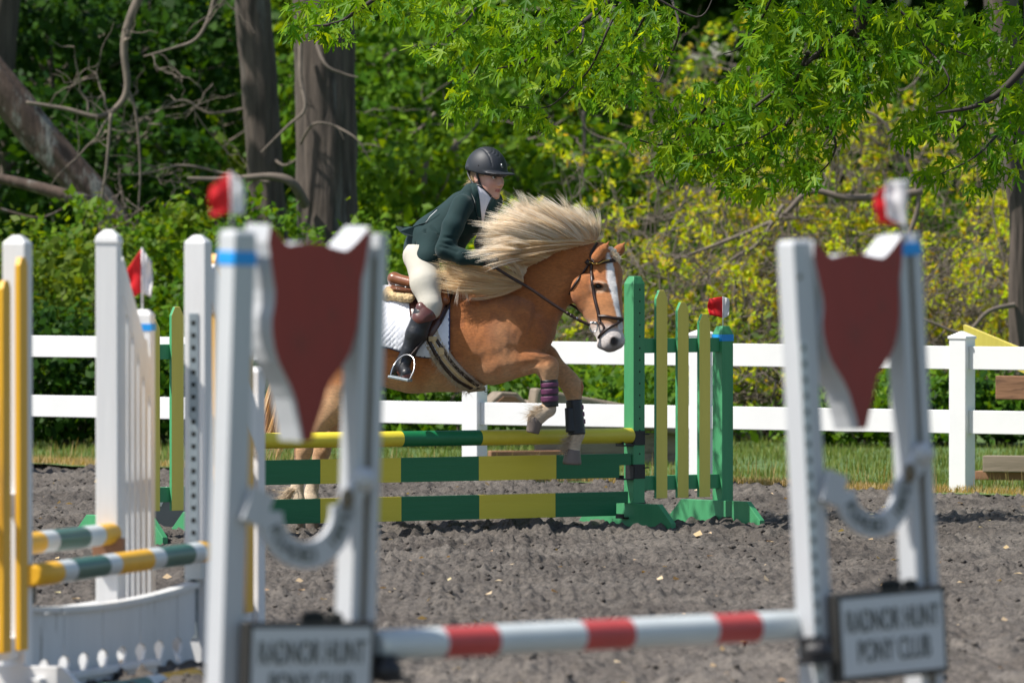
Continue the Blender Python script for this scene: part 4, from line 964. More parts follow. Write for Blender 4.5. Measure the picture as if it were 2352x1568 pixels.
# ---- leg boots
def bootp(a, b, ra, rb, m, name, ys=1, k=.004, h=.005, par=hroot):
    a = np.array(tuple(a)); b = np.array(tuple(b)); s = SDF(np.minimum(a, b)-.12, np.maximum(a, b)+.12, h); s.cone(a, b, ra, rb, ys, k)
    n = (b-a)/np.linalg.norm(b-a); s.plane(b, n, .003); s.plane(a, -n, .003); V, F = s.mesh(0); return np_obj(name, V, F, m, par, True, True)
b1 = bootp(hp(1261, 872, -.25), hp(1264, 934, -.25), .052, .049, M['bootblk'], 'leg_boot')
for z0, z1 in ((878, 889), (892, 905), (909, 922)): bootp(hp(1261.5, z0, -.25), hp(1262.5, z1, -.25), .055, .053, M['purple'], 'boot_strap', par=b1)
b2 = bootp(hp(1318, 918, -.01), hp(1325, 998, -.02), .048, .052, M['bootblk'], 'leg_boot')
bootp(hp(1307, 936, -.05), hp(1311, 992, -.06), .026, .030, M['bootblk'], 'strike_pad', .7, par=b2)
for z0, z1 in ((930, 941), (946, 957), (963, 974)): bootp(hp(1325+(z0-930)*.12, z0, -.01), hp(1326+(z0-930)*.12, z1, -.01), .040, .040, M['purple'], 'boot_strap', .9, par=b2)
# ---- saddle, pads, girth
PB_ = []
def ring(x, off, a0, a1, n, zc=1.11, yc=None):
    out = []; yc = HD+.03 if yc is None else yc
    for i in range(n):
        t = a0+(a1-a0)*i/(n-1); d = Vector((0, math.sin(t), math.cos(t))); o = Vector((x, yc, zc))
        h, nn, _, L = HB.ray_cast(o+d*.8, -d); out.append((h if h else o+d*.27)+d*off)
    return out
def shell(name, m, x0, x1, off, a0f, a1f, nu, nv, th=.006, quilt=0, par=hroot):
    V = []
    for i in range(nu):
        u = i/(nu-1); x = x0+(x1-x0)*u
        for j, p in enumerate(ring(x, off, a0f(u), a1f(u), nv)):
            q = 0
            if quilt: s1 = x+p.z*.9+abs(p.y-HD)*.0; s2 = x-p.z*.9; q = .0065*min(1, 2.2*abs(math.sin(s1*math.pi/.030)))*min(1, 2.2*abs(math.sin(s2*math.pi/.030)))
            V.append(tuple(p+(p-Vector((p.x, HD+.03, 1.11))).normalized()*q))
    F = [(i*nv+j, i*nv+j+1, (i+1)*nv+j+1, (i+1)*nv+j) for i in range(nu-1) for j in range(nv-1)]
    o = np_obj(name, V, F, m, par, True, True); md = o.modifiers.new('Solidify', 'SOLIDIFY'); md.thickness = th; md.offset = 0; return o
X = lambda px: (px-W2)/FPX*HD
r95 = math.radians
pad = shell('saddle_pad', M['pad'], X(800), X(1032), .014, lambda u: r95(-99+6*math.sin(u*6)), lambda u: r95(99), 90, 110, .010, 1)
pv = [tuple(p) for p in []]
path = []
for i in range(40):
    u = i/39; path.append(ring(X(800)+(X(1032)-X(800))*u, .016, r95(-99+6*math.sin(u*6)), 0, 2)[0])
MB().tube(path, .0075, 8).build('binding', M['navy'], pad, True, True)
pth2 = [p for p in ring(X(1032), .016, r95(-97), r95(-20), 24)]; MB().tube(pth2, .007, 8).build('binding', M['navy'], pad, True, True)
s = SDF(hp(860, 720, -.35), hp(1060, 600, .40), .0065)
def sc(a, b, ra, rb, ys=1, k=.02): s.cone(hp(*a), hp(*b), ra, rb, ys, k)
s.cone(hp(906, 640, -.13), hp(906, 640, .20), .036, .036, 1, .02); s.cone(hp(904, 640, -.14), hp(944, 650, -.19), .036, .034, 1, .02); s.ell(hp(918, 650, .03), (.065, .19, .044), k=.02); s.cone(hp(906, 660, -.15), hp(946, 668, -.20), .020, .020, 1, .012)
s.ell(hp(965, 648, .04), (.16, .12, .028), k=.04); s.ell(hp(1022, 640, .03), (.05, .09, .04), k=.03)
s.cone(hp(1015, 650, -.12), hp(1022, 690, -.24), .03, .03, 1, .03)
V, F = s.mesh(1); sad = np_obj('saddle', V, F, M['saddle'], hroot, True, True)
MB().tube([hp(896, 651, -.172), hp(915, 656, -.200), hp(942, 661, -.228)], .005, 8).build('saddle_trim', M['leather'], sad, True, True)
MB().tube([hp(898, 660, -.165), hp(915, 664, -.190), hp(942, 669, -.222)], .007, 8).build('saddle_trim', M['saddle'], sad, True, True)
for px in (910, 932): MB().ball(hp(px, 655+(px-910)*.2, -.195-(px-910)*.0012), .006, 8, 6).build('stud', M['steel'], sad, True, True)
s = SDF(hp(860, 730, -.38), hp(1000, 610, .42), .0065)
for sg in (-1, 1):
    s.cone(hp(900, 676, .04+sg*.16), hp(900, 664, .04), .024, .024, 1, .02)
    s.cone(hp(888, 678, .04+sg*.16), hp(942, 684, .04+sg*.25), .030, .028, 1, .02); s.cone(hp(892, 668, .04+sg*.12), hp(886, 680, .04+sg*.17), .026, .028, 1, .02)
V, F = s.mesh(1)
V += (np.stack([vnoise(V[:, 0]*150, V[:, 2]*150+V[:, 1]*90, q) for q in (31, 32, 33)], 1)-.5)*.007
np_obj('half_pad', V, F, M['tanfleece'], hroot, True, True)
patch(HB, ([(944, 672), (941, 700), (945, 738), (962, 770)], [(1034, 650), (1034, 700), (1016, 745), (990, 780)]), .024, .012, 'saddle_flap', M['saddle_dk'], sad, 18)
patch(HB, ([(1016, 640), (1013, 680), (1008, 720), (1004, 738)], [(1032, 640), (1035, 676), (1026, 706), (1012, 736)]), .042, .022, 'knee_roll', M['saddle'], sad, 12)
strap(HB, [(1038, 650), (1040, 680), (1031, 712), (1015, 742)], .012, .012, 'flap_edge', M['leather'], sad, .03)
gp = [(988, 768), (1004, 800), (1024, 832), (1052, 862), (1084, 884), (1112, 892)]
gi = strap(HB, gp, .120, .020, 'girth', M['fleece'], hroot, .004)
strap(HB, [(984, 776), (1000, 806), (1020, 836), (1046, 864), (1082, 884)], .024, .007, 'girth_strap', M['leather'], gi, .022)
strap(HB, [(1004, 780), (1018, 800), (1040, 830), (1066, 856), (1096, 877)], .022, .007, 'girth_strap', M['leather'], gi, .022)
strap(HB, [(994, 778), (1010, 806), (1034, 838), (1060, 862), (1090, 880)], .020, .006, 'girth_strap', M['tanfleece'], gi, .023)
MB().box(hp(1014, 806, -.29), (.035, .02, .045)).build('girth_buckle', M['tanfleece'], gi, world=True, bevel=.003)
MB().box(hp(994, 778, -.285), (.05, .02, .03)).build('girth_buckle', M['tanfleece'], gi, world=True, bevel=.003)
MB().tube([hp(1117+6*math.cos(a), 893+7*math.sin(a), -.05) for a in np.linspace(0, math.pi, 9)], .003, 6).build('girth_ring', M['galv'], gi, True, True)
tuft([onsurf(HB, p[0]-9+0, p[1]+9, .02)[0] for p in gp[1:-1]], (-.4, -.6, -.5), 420, .018, .0015, M['feather'], 'girth_fleece', 1.0, gi)
tuft([onsurf(HB, p[0]+12, p[1]-9, .02)[0] for p in gp[1:-1]], (.5, -.6, .2), 380, .014, .0015, M['feather'], 'girth_fleece', 1.0, gi)
# ---- bridle and reins
br = empty('bridle', (0, 0, 0)); br.parent = hroot; br.location = (0, 0, 0)
def bs(pts, w=.016, th=.006, m='leather', nm='bridle_strap', off=.003): return strap(HB, pts, w, th, nm, M[m], br, off)
bs([(1364, 600), (1357, 588), (1364, 572), (1372, 560)]); bs([(1346, 599), (1352, 604), (1360, 606)], .03, .009)
bb = bs([(1354, 602), (1376, 603), (1398, 601), (1412, 598)], .020, .009, nm='browband'); bs([(1358, 602), (1378, 602), (1398, 600)], .007, .005, 'steel', 'browband_chain', .012)
COL.objects[-1].data.materials[0] = mat('brass_chain', (.65, .45, .12), .3, .3, 90, .5, 120, metal=1)
bs([(1360, 606), (1359, 630), (1362, 660), (1368, 690), (1375, 718), (1378, 740)], .019, .008, nm='cheekpiece')
bs([(1353, 606), (1342, 622), (1330, 640), (1318, 658), (1308, 674)], .013, .006, nm='throat_latch')
bs([(1376, 727), (1392, 727), (1410, 731), (1428, 733)], .018, .010, nm='noseband'); bs([(1428, 735), (1416, 744), (1400, 752), (1384, 766), (1376, 776)], .015, .008, nm='flash_strap')
bs([(1380, 738), (1388, 752), (1384, 766)], .014, .006)
def free_strap(pts, r, m, name, par, ys=None): return MB().tube(smooth_path(pts, 5), r, 8).build(name, m, par, True, True)
cx, cy = 1363, 751; by = -.385
MB().tube([hp(cx+9.5*math.cos(a)*1.0, cy+12*math.sin(a), by) for a in np.linspace(0, 2*math.pi, 19)], .0042, 8, False).build('bit_ring', M['steel'], br, True, True)
MB().tube([hp(1360, 742, by), hp(1371, 741, by+.02), hp(1375, 746, by+.05)], .007, 8).ball(hp(1368, 742, by-.004), .010, 10, 8).build('bit', M['steel'], br, True, True)
hr = [(1132, 607, -.36), (1142, 617, -.37), (1180, 641, -.36), (1220, 664, -.36), (1262, 693, -.37), (1300, 717, -.38), (1330, 735, -.385), (1354, 746, -.385)]
free_strap([hp(*p) for p in hr], .0095, M['leather'], 'rein', br)
for px in (1304, 1312, 1325, 1333): 
    k = (px-1300)/30*18; MB().ball(hp(px, 717+k*.98, -.384), (.012, .010, .012), 8, 6).build('rein_buckle', M['leather' if px != 1325 else 'steel'], br, True, True)
free_strap([hp(1280, 683, -.02), hp(1300, 693, -.08), hp(1325, 708, -.16), hp(1350, 728, -.24)], .008, M['leather'], 'rein', br)

# ---------------------------------------------------------------- rider
rroot = empty('person', (hp(970, 640, 0).x, HD, hp(970, 640, 0).z), 0, 'rider in dark green jacket, black helmet and beige breeches, leaning forward on the horse', 'person')
hf = Vector((math.cos(math.radians(42)), -math.sin(math.radians(42)), -.10)).normalized()
hl = Vector((math.sin(math.radians(42)), math.cos(math.radians(42)), 0)).normalized(); hu = hf.cross(hl).normalized()
if hu.z < 0: hu = -hu
HO = hp(1117, 404, -.06); KS = 1.09
def hh(f, l, u): return HO+(hf*f+hl*l+hu*u)*KS
HR = np.array([[hf.x, hl.x, hu.x], [hf.y, hl.y, hu.y], [hf.z, hl.z, hu.z]])
def head_prims(s, k=1.0):
    s.ell(hh(-.005, 0, .03), np.array((.098, .076, .092))*KS, HR, .02); s.ell(hh(.038, 0, -.035), np.array((.064, .060, .082))*KS, HR, .03)
    for g_ in (-1, 1):
        s.cone(hh(-.005, g_*.052, -.045), hh(.064, g_*.014, -.098), .022, .018, 1, .025)
        s.ell(hh(.070, g_*.036, -.030), (.025, .022, .026), HR, .02)
        s.ell(hh(.099, g_*.032, .000), (.016, .018, .012), HR, .012, True)
        s.cone(hh(.098, g_*.014, .017), hh(.086, g_*.046, .018), .0065, .006, 1, .014)
        s.ell(hh(.106, g_*.012, -.043), (.010, .009, .008), HR, .008)
        s.cone(hh(.098, 0, -.066), hh(.090, g_*.020, -.069), .0062, .003, 1, .006); s.cone(hh(.096, 0, -.076), hh(.088, g_*.018, -.073), .0065, .003, 1, .006)
    s.ell(hh(.082, 0, -.104), (.020, .022, .018), HR, .02)
    s.cone(hh(.096, 0, .008), hh(.118, 0, -.034), .008, .012, 1, .012)
    s.ell(hh(-.002, -.076, -.012), (.018, .009, .032), HR, .006); s.ell(hh(.004, -.082, -.010), (.009, .006, .018), HR, .005, True)
def arm(s, pts, r, k=.02):
    for a, b, ra, rb in zip(pts[:-1], pts[1:], r[:-1], r[1:]): s.cone(hp(*a), hp(*b), ra, rb, 1, k)
NEAR = [(1062, 472, -.20), (1040, 520, -.27), (1022, 573, -.30), (1062, 590, -.33), (1108, 597, -.34)]
FAR = [(1122, 482, .13), (1122, 520, .18), (1108, 560, .17), (1118, 585, .06), (1130, 594, -.02)]
THI = [(960, 590, -.12), (982, 650, -.24), (992, 706, -.30)]; SHI = [(985, 712, -.31), (958, 768, -.315), (930, 822, -.32)]
def hand(s, px, py, y, d=1):
    c0 = hp(px, py, y); s.ell(c0, (.045, .018, .035), k=.015)
    for i in range(4):
        b_ = c0+Vector((.030+.004*i-.006*i*i*.3, -.010*d, .024-.017*i)); m_ = b_+Vector((.024, -.012*d, -.006)); e_ = m_+Vector((-.012, -.016*d, -.014)); 
        s.cone(b_, m_, .0095, .009, 1, .004); s.cone(m_, e_, .009, .008, 1, .004)
    t0 = c0+Vector((-.008, -.012*d, .026)); s.cone(t0, t0+Vector((.035, -.012*d, .010)), .011, .009, 1, .006)
# continuous body (mostly under the clothes)
s = SDF(hp(860, 905, -.5), hp(1200, 330, .48), .0072)
head_prims(s)
s.cone(hh(-.03, 0, -.05), hp(1098, 452, -.04), .052, .056, 1, .02)
for a, b, ra, rb in (((1092, 470, -.03), (1045, 515, .0), .085, .085), ((1045, 515, .0), (985, 560, .02), .085, .085), ((985, 560, .02), (968, 592, .03), .085, .07)): s.cone(hp(*a), hp(*b), ra, rb, 1.1, .05)
arm(s, NEAR, (.045, .040, .034, .028, .022)); arm(s, FAR, (.045, .040, .034, .028, .022)); arm(s, [(966, 604, -.09), THI[1], THI[2]], (.070, .068, .048)); arm(s, SHI, (.046, .045, .030))
arm(s, [(966, 604, .15), (985, 650, .30), (992, 706, .34)], (.07, .065, .048)); arm(s, [(985, 712, .34), (958, 768, .34), (930, 822, .34)], (.046, .045, .03))
arm(s, [(928, 826, -.32), (912, 846, -.30), (930, 853, -.385)], (.022, .018, .016))
hand(s, 1118, 598, -.34); hand(s, 1134, 594, -.05)
V, F = s.mesh(1)
rel = (V-np.array(tuple(HO)))@HR/KS
c = np.tile(np.array((.60, .33, .25)), (len(V), 1)); hd = np.linalg.norm(rel, axis=1) < .2
lip = np.minimum(np.abs(rel[:, 2]+.0705)/.009, 9); lm = (rel[:, 0] > .084) & (np.abs(rel[:, 1]) < .022)
c = mixc(c, (.42, .13, .12), lm*(1-sst(.6, 1.2, lip))*hd); c = mixc(c, (.10, .03, .03), lm*(np.abs(rel[:, 2]+.0712) < .0016)*hd*.8)
for g_ in (-1, 1):
    bd = np.hypot((rel[:, 1]-g_*.032)/.020, (rel[:, 2]-.020)/.0048); c = mixc(c, (.20, .10, .06), hd*(rel[:, 0] > .07)*(1-sst(.7, 1.2, bd))*.8)
    ed = np.hypot((rel[:, 1]-g_*.032)/.019, (rel[:, 2]-.001)/.0095); c = mixc(c, (.13, .06, .05), hd*(rel[:, 0] > .07)*(1-sst(.6, 1.1, ed))*.75)
    cd = np.linalg.norm(rel-np.array((.085, g_*.038, -.038)), axis=1); c = mixc(c, (.62, .25, .20), hd*.5*np.exp(-(cd/.022)**2))
c = mixc(c, (.2, .12, .06), hd*(rel[:, 0] < .045)*sst(-.02, .01, rel[:, 2])*(np.abs(rel[:, 1]) > .03)*(rel[:, 2] > .0)*.9)
body = np_obj('body', V, F, M['skin'], rroot, True, True, cols=c)
RB = bvh(V, F)
for g_ in (-1, 1):
    e = MB().ball(hh(.0835, g_*.031, .001), .0125, 14, 10).build('eye', M['eyewhite'], rroot, True, True); MB().ball(hh(.0915, g_*.033, .001), .0072, 12, 8).build('iris', M['eyedark'], e, True, True)
# helmet
s = SDF(np.array(tuple(HO))-.24, np.array(tuple(HO))+.30, .0042)
s.ell(hh(-.004, 0, .030), np.array((.124, .104, .128))*KS, HR, .01)
s.plane(hh(0, 0, .018), -np.array(tuple(hu+hf*.13)), .006)
s.ell(hh(.085, 0, .024), np.array((.092, .090, .010))*KS, HR, .012)
s.ell(hh(-.002, 0, .0), np.array((.100, .083, .100))*KS, HR, .006, True)
s.cone(hh(-.06, -.085, .04), hh(-.105, 0, -.01), .014, .016, 1, .015); s.cone(hh(-.105, 0, -.01), hh(-.06, .085, .04), .016, .014, 1, .015)
def gro(pts):
    for a, b in zip(pts[:-1], pts[1:]): s.cone(a, b, .0026, .0026, 1, .004, True)
def hsurf(f, l):   # point on shell
    q = 1-(f/.124)**2-(l/.104)**2; return hh(f-.004, l, .030+.128*math.sqrt(max(q, 0)))
gro([hsurf(-.075+.19*t, -.020-.072*t+.03*t*t) for t in np.linspace(0, .9, 8)])
for q_ in (0, 1, 2): gro([hsurf(.045+.015*q_+.018*math.sin(t*math.pi), -.055+.045*t+.01*q_) for t in np.linspace(0, 1, 6)])
V, F = s.mesh(1); hel = np_obj('helmet', V, F, M['helmet'], rroot, True, True); HBH = bvh(V, F)
p_, n_ = onsurf(HBH, 1153, 381, .001); q = MB(); R_ = n_.to_track_quat('Z', 'Y').to_matrix()
q.tube([p_+R_@Vector((.009*math.cos(a), .011*math.sin(a), 0)) for a in np.linspace(math.radians(40), math.radians(320), 12)], .0022, 6)
q.tube([p_+R_@Vector((.0, -.007, 0)), p_+R_@Vector((.002, .004, 0)), p_+R_@Vector((.006, -.006, 0))], .0016, 6).build('emblem', M['steel'], hel, True, True)
p_, n_ = onsurf(HBH, 1099, 380, .0); MB().ball(p_, .0035, 8, 6).build('screw', M['eyedark'], hel, True, True)
strap(RB, [(1096, 396), (1099, 412), (1106, 428), (1118, 441), (1129, 451)], .013, .006, 'chin_strap', M['bootblk'], hel, .003)
MB().tube(smooth_path([hp(1074, 396, -.05), hp(1079, 410, -.09), hp(1088, 422, -.12), hp(1100, 426, -.14), hp(1108, 430, -.15)], 4), .006, 8).build('harness', M['bootblk'], hel, True, True)
tuft([hp(1086, 405, -.08), hp(1090, 412, -.09), hp(1094, 420, -.08)], (-.6, -.2, -.7), 160, .030, .0013, M['hairblond'], 'hair', .35, rroot)
tuft([hp(1080, 418, -.02), hp(1088, 424, -.04), hp(1092, 428, -.06)], (-.8, -.1, -.15), 200, .034, .0013, M['hairblond'], 'hair', .45, rroot)
# jacket
s = SDF(hp(895, 640, -.5), hp(1180, 405, .42), .0065)
def jc(a, b, ra, rb, ys=1.15, k=.06): s.cone(hp(*a), hp(*b), ra, rb, ys, k)
jc((1102, 475, -.04), (1070, 490, -.02), .112, .122); jc((1070, 490, -.02), (1030, 525, .0), .122, .125); jc((1030, 525, 0), (995, 548, .02), .125, .125)
jc((995, 548, .02), (974, 572, .03), .125, .122); jc((1000, 560, -.08), (985, 595, -.14), .10, .095); jc((1000, 560, .08), (985, 595, .16), .10, .095)
jc((1030, 560, 0), (1045, 588, -.04), .08, .055, 1.2); jc((1084, 446, -.13), (1130, 462, .10), .062, .065, 1, .06)
jc((1084, 436, -.06), (1092, 432, .02), .045, .045, 1, .03)
s.plane(hp(1020, 603, 0), (-.06, 0, -1), .006)
arm(s, NEAR, (.066, .060, .054, .044, .036), .025); arm(s, FAR[:-1]+[(1126, 592, -.0)], (.060, .052, .046, .04, .034), .02)
# folds at elbow and waist
for a, b, w_ in (((1008, 555, -.345), (1042, 566, -.35), .007), ((1012, 566, -.35), (1050, 578, -.365), .007), ((1018, 545, -.34), (1050, 548, -.33), .006), ((1065, 585, -.37), (1080, 600, -.37), .003),
                 ((975, 530, -.14), (1010, 572, -.17), .006), ((990, 520, -.15), (1012, 545, -.18), .005), ((955, 560, -.12), (975, 592, -.2), .005)): s.cone(hp(*a), hp(*b), w_, w_*.6, 1, .014, True)
# cut open the gap between forearm and chest, and the throat
s.cone(hp(1086, 566, -.5), hp(1088, 576, .1), .018, .022, 1, .02, True)
s.cone(hh(-.02, 0, -.07), hh(-.0, 0, -.02), .058, .075, 1, .01, True)
V, F = s.mesh(1)
V[:, 1] += .004*(vnoise(V[:, 0]*22, V[:, 2]*16, 41)-.5)
jac = np_obj('jacket', V, F, M['jacket'], rroot, True, True); JB = bvh(V, F)
tl = [(908, 519), (928, 521), (950, 520), (968, 514), (990, 508), (996, 524), (980, 534), (958, 545), (930, 541), (918, 532)]
Vt = []; 
for y_ in (-.012, .012):
    for i, p in enumerate(tl): Vt.append(tuple(hp(p[0], p[1], -.06+.05*math.sin(i*1.3)+y_)))
n = len(tl); Ft = [tuple(range(n)), tuple(range(2*n-1, n-1, -1))]+[(i, n+i, n+(i+1) % n, (i+1) % n) for i in range(n)]
np_obj('jacket_tail', Vt, Ft, M['jacket'], jac, False, True, bevel=.003)
MB().tube([hp(978, 512, -.10), hp(988, 497, -.115), hp(1004, 482, -.12)], .0022, 6).build('number_string', M['vinyl'], rroot, True, True)
patch(JB, ([(1090, 424), (1097, 450), (1101, 478), (1104, 505), (1106, 532)], [(1130, 448), (1124, 462), (1116, 482), (1111, 508), (1108, 533)]), .001, .006, 'shirt', M['shirt'], rroot, 10)
shp = next(o for o in [COL.objects[-1]])
s = SDF(hp(1080, 480, -.2), hp(1145, 415, .12), .005); s.cone(hh(-.022, 0, -.085), hp(1106, 452, -.05), .061, .066, 1, .01); s.cone(hp(1106, 452, -.06), hp(1112, 470, -.10), .06, .035, 1, .01)
s.plane(hh(.02, 0, -.098), np.array(tuple(hu*.9+hf*.35)), .004); V, F = s.mesh(1); np_obj('collar', V, F, M['shirt'], shp, True, True)
patch(JB, ([(1080, 424), (1084, 450), (1094, 486), (1102, 520), (1105, 534)], [(1093, 424), (1099, 450), (1103, 478), (1106, 510), (1107, 534)]), .008, .008, 'lapel', M['jacket_in'], jac, 6)
patch(JB, ([(1129, 452), (1121, 472), (1114, 496), (1110, 520), (1108, 535)], [(1144, 450), (1138, 478), (1128, 502), (1116, 524), (1110, 536)]), .008, .008, 'lapel', M['jacket_in'], jac, 6)
# breeches
s = SDF(hp(905, 750, -.48), hp(1060, 560, .48), .0065)
for sg in (-1, 1):
    yy = lambda y: y if sg < 0 else -y+.04
    s.cone(hp(968, 590, yy(-.10)), hp(978, 650, yy(-.23)), .100, .088, 1, .04); s.cone(hp(978, 650, yy(-.23)), hp(990, 702, yy(-.30)), .088, .062, 1, .03); s.cone(hp(990, 702, yy(-.30)), hp(991, 716, yy(-.31)), .060, .046, 1, .03)
s.ell(hp(963, 588, .03), (.098, .17, .10), k=.05)
s.cone(hp(948, 600, -.19), hp(978, 706, -.36), .0022, .0022, 1, .004, True)
V, F = s.mesh(1); np_obj('breeches', V, F, M['breeches'], rroot, True, True); BB = bvh(V, F)
# boots
def boot(y0, nm='boot'):
    s = SDF(hp(885, 885, y0-.2), hp(1015, 690, y0+.16), .0055)
    s.cone(hp(972, 724, y0), hp(956, 768, y0), .064, .062, .9, .02); s.cone(hp(956, 768, y0), hp(938, 808, y0), .062, .044, .95, .02); s.cone(hp(938, 808, y0), hp(926, 832, y0), .042, .042, 1, .02)
    s.cone(hp(926, 832, y0), hp(908, 853, y0+.03), .038, .030, 1, .02); s.cone(hp(924, 842, y0), hp(933, 858, y0-.10), .040, .036, 1, .02)
    for a, b in (((934, 820), (950, 826)), ((930, 826), (945, 832)), ((938, 812), (952, 815))): s.cone(hp(a[0]-8, a[1], y0-.05), hp(b[0]-4, b[1], y0-.045), .0035, .003, 1, .006, True)
    V, F = s.mesh(1); o = np_obj(nm, V, F, M['bootblk'], rroot, True, True); return o, V, F
bo, V, F = boot(-.315); BT = bvh(V, F)
s = SDF(hp(930, 760, -.42), hp(1010, 685, -.2), .005); s.cone(hp(968, 706, -.325), hp(978, 722, -.318), .034, .058, 1, .02); s.cone(hp(978, 722, -.318), hp(970, 733, -.318), .060, .066, .95, .02)
s.plane(hp(970, 742, -.3), (.25, 0, -1), .005); V, F = s.mesh(1); np_obj('knee_patch', V, F, M['brownboot'], bo, True, True)
s = SDF(hp(885, 890, -.5), hp(960, 835, -.25), .005); s.cone(hp(924, 852, -.335), hp(934, 861, -.42), .034, .034, .9, .015); s.plane(hp(925, 853, -.3), (0.1, 0, 1), .004); V, F = s.mesh(1); np_obj('toe_cap', V, F, M['brownboot'], bo, True, True)
bo2, _, _ = boot(.35)
# gloves
for cuff, hc in (((1104, 597, -.34), (1119, 598, -.342)), ((1124, 594, -.02), (1134, 594, -.05))):
    s = SDF(hp(1095, 620, hc[2]-.12), hp(1160, 575, hc[2]+.1), .0045); s.cone(hp(*cuff), hp(cuff[0]+7, cuff[1], cuff[2]), .030, .032, 1, .01); hand(s, *hc); s.f -= .0025
    V, F = s.mesh(1); np_obj('glove', V, F, M['bootblk'], rroot, True, True)
# stirrups
stp = empty('stirrup', (0, 0, 0)); stp.parent = hroot
def iron(y0):
    top = hp(943, 815, y0-.02); bl_, br_ = hp(897, 862, y0-.08), hp(941, 871, y0-.13)
    MB().tube(smooth_path([bl_, hp(905, 838, y0-.07), hp(922, 819, y0-.04), hp(938, 815, y0-.04), hp(951, 825, y0-.07), hp(951, 848, y0-.11), br_], 5), .0046, 10).build('stirrup_iron', M['steel'], stp, True, True)
    m = MB(); m.bar(bl_+Vector((-.004, 0, -.006)), br_+Vector((.004, 0, -.006)), .016, .07, up=Vector((0, 0, 1))); m.build('tread', M['galv'], stp, False, True, bevel=.004)
iron(-.32)
free_strap([hp(986, 760, -.30), hp(968, 786, -.35), hp(952, 806, -.36), hp(943, 816, -.36)], .006, M['leather'], 'stirrup_leather', stp)
# ---------------------------------------------------------------- trees, shrubs, woods
def leaf_quads(P0, size, up=.35, drop=.25, asp=.62, jitter=1.0, nrm=None):
    n = len(P0); a = rng.normal(size=(n, 3)); a /= np.linalg.norm(a, axis=1)[:, None]
    nn = rng.normal(size=(n, 3))*jitter+np.array([-.35, -.45, .8])*1.0
    if nrm is not None: nn = nn+nrm
    nn /= np.linalg.norm(nn, axis=1)[:, None]; a -= (a*nn).sum(1)[:, None]*nn; a /= np.linalg.norm(a, axis=1)[:, None]+1e-9
    a[:, 2] -= drop; b = np.cross(nn, a); L = size*(.55+.8*rng.random(n))[:, None]; Wd = L*asp
    q = np.stack([P0-a*L*.5, P0+b*Wd*.5-nn*L*.06+a*L*.08, P0+a*L*.55, P0-b*Wd*.5-nn*L*.06+a*L*.08], 1)
    return q.reshape(-1, 3), np.arange(n*4).reshape(-1, 4)
def clumps(c, r, m, per, cr, shell_=.55):
    """leaf positions: m clumps on an uneven ellipsoid c, r; each with per leaves"""
    c = np.array(tuple(c)); r = np.array(r, float); d = rng.normal(size=(m, 3)); d /= np.linalg.norm(d, axis=1)[:, None]
    rad = shell_+(1-shell_)*rng.random(m)**.6; wob = .78+.42*vnoise(d[:, 0]*2.2+c[0]*3+5, d[:, 2]*2.2+c[1]+d[:, 1]*2, 17)
    cc = c+d*r*(rad*wob)[:, None]; k = np.repeat(np.arange(m), rng.poisson(per, m)+1); s = cr*(.5+.9*rng.random(m))
    off = rng.normal(size=(len(k), 3))*s[k][:, None]*np.array([1, 1, .55]); off[:, 2] -= (off[:, 0]**2+off[:, 1]**2)*.3/cr
    return cc[k]+off, d[k]
def foliage(parent, name, c, r, m, per, cr, size, mt, zmin=.05, asp=.62, shell_=.55):
    Pp, nd = clumps(c, r, m, per, cr, shell_); ok = Pp[:, 2] > zmin+.1*rng.random(len(Pp)); Pp, nd = Pp[ok], nd[ok]
    V, F = leaf_quads(Pp, size, asp=asp, nrm=nd*.6); return np_obj(name, V, F, mt, parent, False, True)
def wiggle(a, b, n, amp):
    a = np.array(tuple(a), float); b = np.array(tuple(b), float); t = np.linspace(0, 1, n)[:, None]
    w = np.cumsum(rng.normal(size=(n, 3)), 0)*amp; w -= w[0]+(w[-1]-w[0])*t; return a+(b-a)*t+w
def stems(parent, name, base, n, h, spread, r, mt, amp=.05):
    m = MB()
    for i in range(n):
        a = rng.uniform(0, 6.28); e = np.array(base)+np.array([spread*math.cos(a)*rng.uniform(.3, 1), spread*math.sin(a)*rng.uniform(.3, 1), h*rng.uniform(.6, 1)])
        m.tube(wiggle(np.array(base)+np.array([.06*math.cos(a), .06*math.sin(a), -.05]), e, 8, amp), np.linspace(r, r*.3, 8), 6)
    return m.build(name, mt, parent, True, True)
def bush(px, topy, D, hw, label, mt, group, m=120, per=26, cr=.13, size=.075, zmin=.05, name='shrub', dep=None, lowf=0.0):
    x = (px-W2)/FPX*D; zt = CH-(topy-HZ)/FPX*D; root = empty(name, (x, D, 0), 0, label, 'shrub', group)
    zc = zt*.5+lowf; stems(root, 'stem', (x, D, 0), 6, zt*.75, hw*.6, .022, M['twig'])
    foliage(root, 'foliage', (x, D, zc), (hw, dep or hw*.8, zt-zc), m, per, cr, size, mt, zmin); return root
SG = 'leafy shrubs beyond the white fence'
